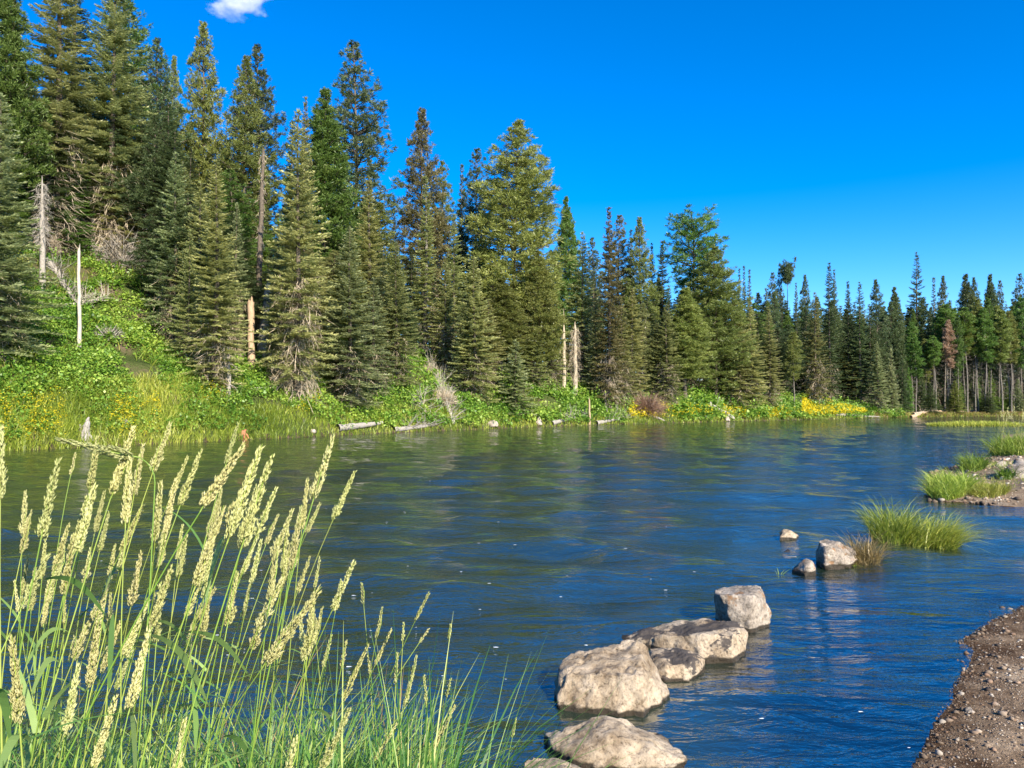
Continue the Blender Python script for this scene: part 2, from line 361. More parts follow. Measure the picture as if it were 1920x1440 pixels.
# ------------------------------------------------------------------ mesh building
class MB:
    def __init__(self): self.V = []; self.F = {3: [], 4: []}; self.T = {3: [], 4: []}; self.n = 0
    def add(self, V, F, tint=0.5):
        V = np.asarray(V, float).reshape(-1, 3); F = np.asarray(F, int)
        k = F.shape[1]
        self.V.append(V); self.F[k].append(F + self.n)
        self.T[k].append(np.broadcast_to(np.asarray(tint, float), (len(F),)).copy()); self.n += len(V)
    def quads(self, Q, tint=0.5):
        Q = np.asarray(Q, float); n = len(Q)
        if n: self.add(Q.reshape(-1, 3), np.arange(n * 4).reshape(n, 4), tint)
    def tube(self, P, r, n=6, tint=0.5, cap=False):
        P = np.asarray(P, float); r = np.asarray(r, float)
        T = np.gradient(P, axis=0); T /= np.linalg.norm(T, axis=1)[:, None] + 1e-9
        ref = np.array([0, 0, 1.0]) if abs(T[:, 2]).mean() < 0.8 else np.array([1.0, 0, 0])
        A = np.cross(T, ref); A /= np.linalg.norm(A, axis=1)[:, None] + 1e-9
        B = np.cross(T, A)
        ang = np.arange(n) / n * 2 * math.pi
        V = P[:, None] + r[:, None, None] * (np.cos(ang)[None, :, None] * A[:, None] + np.sin(ang)[None, :, None] * B[:, None])
        m = len(P); i = np.arange(m - 1)[:, None] * n; j = np.arange(n)[None]; j2 = (j + 1) % n
        F = np.stack([i + j, i + j2, i + n + j2, i + n + j], -1).reshape(-1, 4)
        self.add(V, F, tint)
        if cap:
            base = self.n
            self.add(np.concatenate([V[-1], P[-1:] + T[-1:] * r[-1] * 0.15]), np.stack([np.arange(n), (np.arange(n) + 1) % n, np.full(n, n)], 1), tint)
    def mesh(self, name, material, smooth=False):
        V = np.concatenate(self.V) if self.V else np.zeros((0, 3))
        f3 = np.concatenate(self.F[3]) if self.F[3] else np.zeros((0, 3), int)
        f4 = np.concatenate(self.F[4]) if self.F[4] else np.zeros((0, 4), int)
        tt = np.concatenate(self.T[3] + self.T[4]) if (self.T[3] or self.T[4]) else np.zeros(0)
        me = bpy.data.meshes.new(name)
        me.vertices.add(len(V)); me.vertices.foreach_set('co', V.astype(np.float32).ravel())
        me.loops.add(f3.size + f4.size); me.loops.foreach_set('vertex_index', np.concatenate([f3.ravel(), f4.ravel()]).astype(np.int32))
        me.polygons.add(len(f3) + len(f4))
        st = np.concatenate([np.arange(len(f3)) * 3, f3.size + np.arange(len(f4)) * 4]).astype(np.int32)
        me.polygons.foreach_set('loop_start', st)
        if smooth: me.polygons.foreach_set('use_smooth', np.ones(len(st), bool))
        a = me.attributes.new('tint', 'FLOAT', 'FACE'); a.data.foreach_set('value', tt.astype(np.float32))
        me.update(calc_edges=True)
        me.materials.append(material)
        return me
def link(name, me, parent=None, loc=(0, 0, 0)):
    o = bpy.data.objects.new(name, me); COL.objects.link(o); o.location = loc
    if parent: o.parent = parent
    return o
def tag(o, label=None, cat=None, group=None, kind=None):
    for k, v in (('label', label), ('category', cat), ('group', group), ('kind', kind)):
        if v: o[k] = v
    return o
def empty(name, loc, rz=0.0, scale=(1, 1, 1)):
    o = bpy.data.objects.new(name, None); COL.objects.link(o)
    o.empty_display_size = 0.2
    o.location = loc; o.rotation_euler = (0, 0, rz); o.scale = scale
    return o
def unit(v): return v / (np.linalg.norm(v, axis=-1, keepdims=True) + 1e-9)
def diamonds(C, D, L, Wd, rng, up=None, roll=1.0, mid=0.45):
    """leaf shaped quads starting at C along D; up: preferred face normal"""
    n = len(C)
    D = unit(D)
    if up is None: ref = rng.normal(size=(n, 3))
    else: ref = np.broadcast_to(np.asarray(up, float), (n, 3)) + rng.normal(size=(n, 3)) * roll
    Sd = unit(np.cross(D, ref))
    L = np.broadcast_to(L, (n,))[:, None]; Wd = np.broadcast_to(Wd, (n,))[:, None]
    m = C + D * L * mid
    return np.stack([C, m + Sd * Wd / 2, C + D * L, m - Sd * Wd / 2], 1)
def blades(mb, root, h, wid, az, lean, droop, tint, segs=4, rng=None):
    n = len(root)
    u = np.linspace(0, 1, segs + 1)[None, :, None]
    dr = np.stack([np.cos(az), np.sin(az), np.zeros(n)], 1)[:, None]
    hh = np.asarray(h)[:, None, None]; ln = np.asarray(lean)[:, None, None]; dp = np.asarray(droop)[:, None, None]
    z = hh * (u * np.cos(ln) - dp * u ** 2.4 * 0.45)
    c = root[:, None] + dr * hh * (np.sin(ln) * u + dp * u ** 2 * 0.6) + np.array([0, 0, 1.0]) * z
    sa = az + math.pi / 2 + (rng.normal(size=n) * 0.6 if rng is not None else 0)
    sd = np.stack([np.cos(sa), np.sin(sa), np.zeros(n)], 1)[:, None]
    ww = np.asarray(wid)[:, None, None] / 2 * np.clip(1.05 - u ** 2.2, 0.02, 1)
    V = np.stack([c - sd * ww, c + sd * ww], 2)          # n, segs+1, 2, 3
    Q = np.stack([V[:, :-1, 0], V[:, :-1, 1], V[:, 1:, 1], V[:, 1:, 0]], 2).reshape(-1, 4, 3)
    mb.quads(Q, np.repeat(tint, segs))

# ------------------------------------------------------------------ ground sheet
th = np.concatenate([np.linspace(-180, -62, 60)[:-1], np.linspace(-62, 62, 620), np.linspace(62, 180, 60)[1:]])
rr = np.concatenate([[0.02], np.geomspace(0.4, 14, 230), np.geomspace(14.4, 260, 300), np.geomspace(270, 1800, 14)])
TH, RR = np.meshgrid(R_(1) * th, rr, indexing='ij')
GX, GY = RR * np.sin(TH), RR * np.cos(TH)
GZ, D1, D2, EI = terrain(GX.ravel(), GY.ravel(), True)
V = np.stack([GX.ravel(), GY.ravel(), GZ], 1)
nr = len(rr)
i = np.arange(len(th) - 1)[:, None] * nr; j = np.arange(nr - 1)[None]
F = np.stack([i + nr + j, i + nr + j + 1, i + j + 1, i + j], -1).reshape(-1, 4)
mb = MB(); mb.add(V, F)
me = mb.mesh('ground', M['forest'], True)
for k in ('bed', 'gravelg', 'soil', 'spit'): me.materials.append(M[k])
fc = V[F].mean(1)
f1, f2, fe = D1[F].mean(1), D2[F].mean(1), EI[F].mean(1)
mi = np.where(f1 > 0, 0, np.where(f2 > 0, np.where(fc[:, 1] > 11, 4, np.where(fc[:, 0] > 1.1, 2, 3)), np.where((f2 > -3.0) & (fc[:, 0] > 1.1), 2, 1)))
mi = np.where(fe < 1.1, 3, mi)
me.polygons.foreach_set('material_index', mi.astype(np.int32)); me.update()
tag(link('ground', me), kind='structure')

# ------------------------------------------------------------------ water sheet
th = np.linspace(-75, 75, 420); rr = np.concatenate([np.geomspace(1.2, 30, 260), np.geomspace(30.4, 420, 160)])
TH, RR = np.meshgrid(R_(1) * th, rr, indexing='ij')
WX, WY = (RR * np.sin(TH)).ravel(), (RR * np.cos(TH)).ravel()
dep = np.clip(-terrain(WX, WY), 0, 2)
def wave(x, y, depth):
    rq = np.random.default_rng(5); z = np.zeros_like(x)
    for k in range(26):
        lam = rq.uniform(0.7, 3.2); a = rq.normal(1.35, 0.55); ph = rq.uniform(0, 6.28)
        z += 0.0040 * lam ** 0.8 * np.sin(2 * math.pi / lam * (x * np.cos(a) + y * np.sin(a)) + ph + 1.5 * np.sin(x * 0.31 + k) * np.cos(y * 0.27 + 2 * k))
    return z * np.clip(depth / 0.5, 0.25, 1) * np.clip(30 / (y + 5), 0.0, 1)
wz = wave(WX, WY, dep)
mb = MB(); nr = len(rr)
i = np.arange(len(th) - 1)[:, None] * nr; j = np.arange(nr - 1)[None]
F = np.stack([i + nr + j, i + nr + j + 1, i + j + 1, i + j], -1).reshape(-1, 4)
mb.add(np.stack([WX, WY, wz], 1), F)
me = mb.mesh('river_water', M['water'], True)
a = me.attributes.new('depth', 'FLOAT', 'POINT'); a.data.foreach_set('value', dep.astype(np.float32))
tag(link('river_water', me), kind='structure')

# ------------------------------------------------------------------ tree prototypes
PROTO = {}
def trunk_path(rng, H, r0, wobble=0.05, n=14):
    z = np.linspace(0, 1, n) ** 0.9 * H
    ph = rng.uniform(0, 6, 2)
    x = wobble * np.sin(z / H * 5 + ph[0]) * np.clip(z / H * 3, 0, 1); y = wobble * np.sin(z / H * 6 + ph[1]) * np.clip(z / H * 3, 0, 1)
    r = r0 * (1 - z / H) ** 0.85 + 0.012
    r[0] *= 1.35
    P = np.stack([x, y, z], 1); P[0, 2] = -0.9
    return P, r
def at_path(P, z): return np.stack([np.interp(z, P[:, 2], P[:, 0]), np.interp(z, P[:, 2], P[:, 1]), z], -1)
def dead_skirt(rng, P, z0, z1, n, L, hang=0.8):
    mb = MB()
    z = rng.uniform(z0, z1, n); a = rng.uniform(0, 2 * math.pi, n); l = L * rng.uniform(0.4, 1.0, n)
    c0 = at_path(P, z); dh = np.stack([np.cos(a), np.sin(a), np.zeros(n)], 1)
    d0 = dh * rng.uniform(0.6, 1, n)[:, None] + np.array([0, 0, 1.0]) * rng.uniform(-0.9, 0.1, n)[:, None]
    mid = c0 + unit(d0) * (l * 0.6)[:, None]
    tip = mid + unit(dh * 0.5 + np.array([0, 0, -hang]) + rng.normal(size=(n, 3)) * 0.35) * (l * 0.7)[:, None]
    for a_, b_, w0 in ((c0, mid, 0.045), (mid, tip, 0.03)):
        mb.quads(diamonds(a_, b_ - a_, np.linalg.norm(b_ - a_, axis=1) * 1.1, w0, rng, mid=0.3), rng.uniform(0, 1, n))
    k = 5
    s = np.repeat(mid, k, 0); dd = np.repeat(tip - mid, k, 0) + rng.normal(size=(n * k, 3)) * 0.5 * L * 0.5
    u = rng.uniform(-0.3, 0.8, n * k)[:, None]
    s = s + np.repeat(tip - mid, k, 0) * u
    mb.quads(diamonds(s, dd, rng.uniform(0.25, 0.75, n * k) * min(1.0, L), 0.022, rng, mid=0.3), rng.uniform(0, 1, n * k))
    return mb
def fir(key, seed, H, R, base=0.04, shape='cone', dead=None, wh=0.36, nb=6, tw=1.0, ragged=0.25, mat_='fir', holes=0.15, bark='bark'):
    rng = np.random.default_rng(seed)
    P, r = trunk_path(rng, H, H * 0.0085 + 0.03)
    tk = MB(); tk.tube(P, r, 8)
    cr = MB()
    z = base * H
    Qs, Ts = [], []
    hz = rng.uniform(0, 6.28, 8)
    while z < H * 0.985:
        t_ = (z - base * H) / (H * (1 - base))
        if shape == 'cone': pf = (1 - t_) ** 0.82 * min(1, 0.72 + t_ * 2.2)
        elif shape == 'spire': pf = (0.62 * (1 - t_) ** 1.25 + 0.38 * (1 - t_ ** 3.5)) * min(1, 0.7 + t_ * 2)
        else: pf = (0.25 * (1 - t_) + 0.75 * (1 - t_ ** 2.2)) * min(1, 0.6 + t_ * 2)
        n = max(3, int(round(rng.normal(nb, 1.2) * (0.75 + 0.45 * pf))))
        a0 = rng.uniform(0, 6.28)
        for k in range(n):
            a = a0 + k * 6.283 / n + rng.normal() * 0.25
            dense = 0.5 + 0.5 * math.sin(a * 2 + hz[0] + z * 0.9) * math.sin(z * 0.55 + hz[1] + a)
            if rng.random() < holes and dense < 0.45: continue
            L = max(0.16, R * pf * (1 - ragged + 2 * ragged * rng.random() ** 0.7) * (0.82 + 0.28 * dense))
            el = -0.42 + 0.75 * t_ + rng.normal() * 0.10
            dh = np.array([math.cos(a), math.sin(a), 0]); sd = np.array([-math.sin(a), math.cos(a), 0])
            zz = z + rng.normal() * wh * 0.3
            c0 = at_path(P, np.array(min(zz, H * 0.99)))
            m = max(5, int(L / 0.046 * tw))
            u = np.linspace(0.12, 1.0, m)
            c = c0 + dh * (L * u)[:, None] + np.array([0, 0, 1.0]) * (L * (math.tan(el) * u + 0.16 * u ** 2.2))[:, None]
            tb = rng.random() * 0.5
            for s_ in (-1, 1, 0):
                l = (0.10 + 0.30 * L ** 0.6 * (1.12 - u) ** 0.8) * rng.uniform(0.7, 1.25, m)
                if s_ == 0: l = 0.12 + 0.14 * rng.random(m)
                fw = 0.55 + 0.25 * u
                d = dh * fw[:, None] + sd * s_ * 0.85 + np.array([0, 0, 1.0]) * (rng.normal(size=m) * 0.16 + (0.55 if s_ == 0 else -0.10))[:, None] + rng.normal(size=(m, 3)) * 0.12
                Qs.append(diamonds(c, d, l, 0.046 + 0.034 * rng.random(m), rng, up=(0, 0, 1), roll=0.55, mid=0.5))
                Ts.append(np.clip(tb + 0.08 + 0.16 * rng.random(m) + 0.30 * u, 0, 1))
        z += wh * rng.uniform(0.75, 1.25) * (1.0 - 0.35 * t_)
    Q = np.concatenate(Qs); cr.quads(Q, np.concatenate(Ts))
    top = at_path(P, np.full(14, H * 0.985)); d = rng.normal(size=(14, 3)) * 0.5 + np.array([0, 0, 1.2])
    cr.quads(diamonds(top, d, 0.35, 0.08, rng), 0.5)
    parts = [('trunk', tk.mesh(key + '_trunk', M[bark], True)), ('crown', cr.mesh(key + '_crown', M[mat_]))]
    if dead:
        parts.append(('dead_branches', dead_skirt(rng, P, dead[0] * H, dead[1] * H, dead[2], dead[3], dead[4] if len(dead) > 4 else 0.8).mesh(key + '_dead', M['deadtwig'])))
    PROTO[key] = (parts, H, R)
def pine(key, seed, H, R, base=0.3, shape='oval', step=0.55, nb=4, tufts=1.0, mat_='pine', bark='bark', dead=None, size=0.30, ragged=0.3):
    rng = np.random.default_rng(seed)
    P, r = trunk_path(rng, H, (0.085 if shape == 'lp' else 0.19), 0.12)
    tk = MB(); tk.tube(P, r, 8)
    cr = MB(); C, DD, TB, SC = [], [], [], []
    z = base * H
    while z < H * 0.985:
        t_ = (z - base * H) / (H * (1 - base))
        if shape == 'oval': pf = (1 - t_ ** 2.0) ** 0.9 * min(1, 0.5 + t_ * 1.8)
        elif shape == 'cone': pf = (1 - t_) ** 0.88 * min(1, 0.62 + t_ * 2) * 1.08
        elif shape == 'round': pf = math.sqrt(max(0, 1 - (t_ * 2 - 1.0) ** 2 * 0.92)) if t_ > 0.5 else 0.5 + 0.5 * t_ * 2
        else: pf = (1 - t_ ** 2.6) * min(1, 0.45 + t_ * 1.5)
        n = max(2, int(round(rng.normal(nb, 0.9))))
        a0 = rng.uniform(0, 6.28)
        for k in range(n):
            a = a0 + k * 6.283 / n + rng.normal() * 0.35
            L = max(0.25, R * pf * (1 - ragged + 1.6 * ragged * rng.random()))
            el = -0.12 + 0.95 * t_ + rng.normal() * 0.16
            dh = np.array([math.cos(a), math.sin(a), 0]); sd = np.array([-math.sin(a), math.cos(a), 0])
            u = np.linspace(0, 1, 5)
            c0 = at_path(P, np.array(min(z + rng.normal() * step * 0.3, H * 0.98)))
            pth = c0 + dh * (L * u)[:, None] + np.array([0, 0, 1.0]) * (L * (math.tan(el) * 0.6 * u + 0.28 * u ** 2))[:, None]
            tk.tube(pth, np.linspace(0.035 + 0.012 * L, 0.008, 5), 4)
            m = max(3, int(L * 5.5 * tufts))
            uu = 0.18 + 0.85 * rng.random(m) ** 0.75
            off = rng.normal(size=m) * 0.27 * L * (0.45 + 0.75 * (1 - np.abs(uu - 0.6)))
            cc = np.stack([np.interp(uu, u, pth[:, q]) for q in range(3)], 1) + sd * off[:, None] * 0.75 + np.array([0, 0, 1.0]) * (rng.normal(size=m) * 0.12 + 0.06)[:, None] + dh * (-np.abs(off) * 0.25)[:, None]
            C.append(cc); DD.append(unit(dh * 0.6 + sd * np.sign(off)[:, None] * 0.4 + np.array([0, 0, 0.55]))); TB.append(np.full(m, rng.random() * 0.45)); SC.append(np.full(m, 1.0 if shape == 'round' else 0.55 + 0.45 * min(1.0, (1 - t_) * 3.5)))
        z += step * rng.uniform(0.7, 1.3) * (1 - 0.35 * t_)
    C, DD, TB, SC = np.concatenate(C), np.concatenate(DD), np.concatenate(TB), np.concatenate(SC)
    kk = 24
    c = np.repeat(C, kk, 0); d = np.repeat(DD, kk, 0) * 0.75 + rng.normal(size=(len(c), 3)) * 0.62
    SC = np.repeat(SC, kk); c = c + rng.normal(size=c.shape) * size * 0.22 * SC[:, None]
    cr.quads(diamonds(c, d, size * SC * rng.uniform(0.7, 1.35, len(c)), 0.042 + 0.028 * rng.random(len(c)), rng, mid=0.55), np.clip(np.repeat(TB, kk) + 0.12 + 0.38 * rng.random(len(c)), 0, 1))
    parts = [('trunk', tk.mesh(key + '_trunk', M[bark], True)), ('crown', cr.mesh(key + '_crown', M[mat_]))]
    if dead:
        parts.append(('dead_branches', dead_skirt(rng, P, dead[0] * H, dead[1] * H, dead[2], dead[3], dead[4] if len(dead) > 4 else 0.2).mesh(key + '_dead', M['barkpale' if shape == 'lp' else 'deadtwig'])))
    PROTO[key] = (parts, H, R)

fir('fa', 11, 17, 2.5, 0.03, 'cone', wh=0.36, dead=(0.02, 0.35, 160, 1.7, 1.0))
fir('fb', 12, 18, 2.3, 0.10, 'spire', dead=(0.03, 0.42, 420, 1.9, 1.3), wh=0.38, holes=0.3)
fir('fc', 13, 20, 2.0, 0.06, 'spire', wh=0.36, dead=(0.01, 0.30, 240, 1.6, 1.2))
fir('fd', 14, 24, 2.1, 0.28, 'spire', dead=(0.08, 0.40, 300, 1.8, 0.9), wh=0.42, holes=0.3)
fir('fe', 15, 22, 2.4, 0.18, 'col', dead=(0.03, 0.34, 380, 2.1, 1.2), wh=0.40, holes=0.3, ragged=0.32)
fir('fs', 16, 7.5, 1.6, 0.0, 'cone', wh=0.26, nb=6)
fir('fn', 17, 19, 1.15, 0.12, 'spire', wh=0.34, nb=5, dead=(0.04, 0.3, 60, 0.9), bark='barkpale')
fir('ff', 18, 20, 2.1, 0.12, 'cone', wh=0.42, nb=6, holes=0.25, dead=(0.03, 0.15, 50, 1.2))
pine('pa', 21, 24, 3.0, 0.30, 'cone', step=0.5, dead=(0.10, 0.4, 80, 2.0))
pine('pb', 22, 26, 3.0, 0.22, 'oval', step=0.62, tufts=0.8, dead=(0.10, 0.3, 50, 2.0), ragged=0.4)
pine('pc', 23, 22, 3.1, 0.22, 'cone', step=0.42, nb=5, tufts=1.25)
pine('pd', 24, 25, 3.8, 0.10, 'oval', step=0.55, nb=5, tufts=1.0, size=0.36)
pine('pr', 25, 20, 2.6, 0.42, 'round', step=0.55, nb=4, tufts=0.9, ragged=0.35)
pine('la', 26, 19, 1.25, 0.50, 'lp', step=0.5, nb=4, tufts=1.5, bark='barkpale', dead=(0.15, 0.55, 50, 0.8))
pine('lb', 27, 20, 1.15, 0.62, 'lp', step=0.5, nb=4, tufts=1.5, bark='barkpale', dead=(0.2, 0.65, 55, 0.8))
pine('lc', 28, 17, 1.4, 0.40, 'lp', step=0.5, nb=4, tufts=1.3, bark='barkpale', dead=(0.12, 0.45, 40, 1.1))
pine('pt', 29, 22, 1.5, 0.86, 'round', step=0.35, nb=5, tufts=1.5, bark='bark', dead=(0.6, 0.85, 10, 0.8))

rnd = random.Random(77)
TREES = []   # (px, handle) of the named trees, used to word the forest behind them
def plant(key, base, H, R, material, name, label, cat='tree', group='conifers on the far bank', rz=None, tilt=0.0):
    parts, H0, R0 = PROTO[key]
    e = empty(name, (float(base[0]), float(base[1]), float(base[2]) - 0.1), rnd.uniform(0, 6.28) if rz is None else rz, (R / R0, R / R0, H / H0))
    if tilt: e.rotation_euler = (tilt, 0, e.rotation_euler[2])
    tag(e, label, cat, group)
    for pn, me in parts:
        o = link(pn, me, e)
        if pn == 'crown' and material:
            o.material_slots[0].link = 'OBJECT'; o.material_slots[0].material = M[material]
    return e
def tree(px, top, d, hw, key, material, label, handle=None, kind=None):
    b = far_pt(px, d)
    H = at(px, top, b[1])[2] - b[2] + 0.1
    Rr = hw * b[1] / FPX * ({'p': 1.36, 'f': 1.2, 'l': 1.15}[key[0]] + (0.12 if key in ('fa', 'fb') else 0))
    name = kind or ('pine_tree' if key[0] in 'pl' else 'fir_tree')
    if handle: TREES.append((px, handle))
    return plant(key, b, H, Rr, material, name, label)

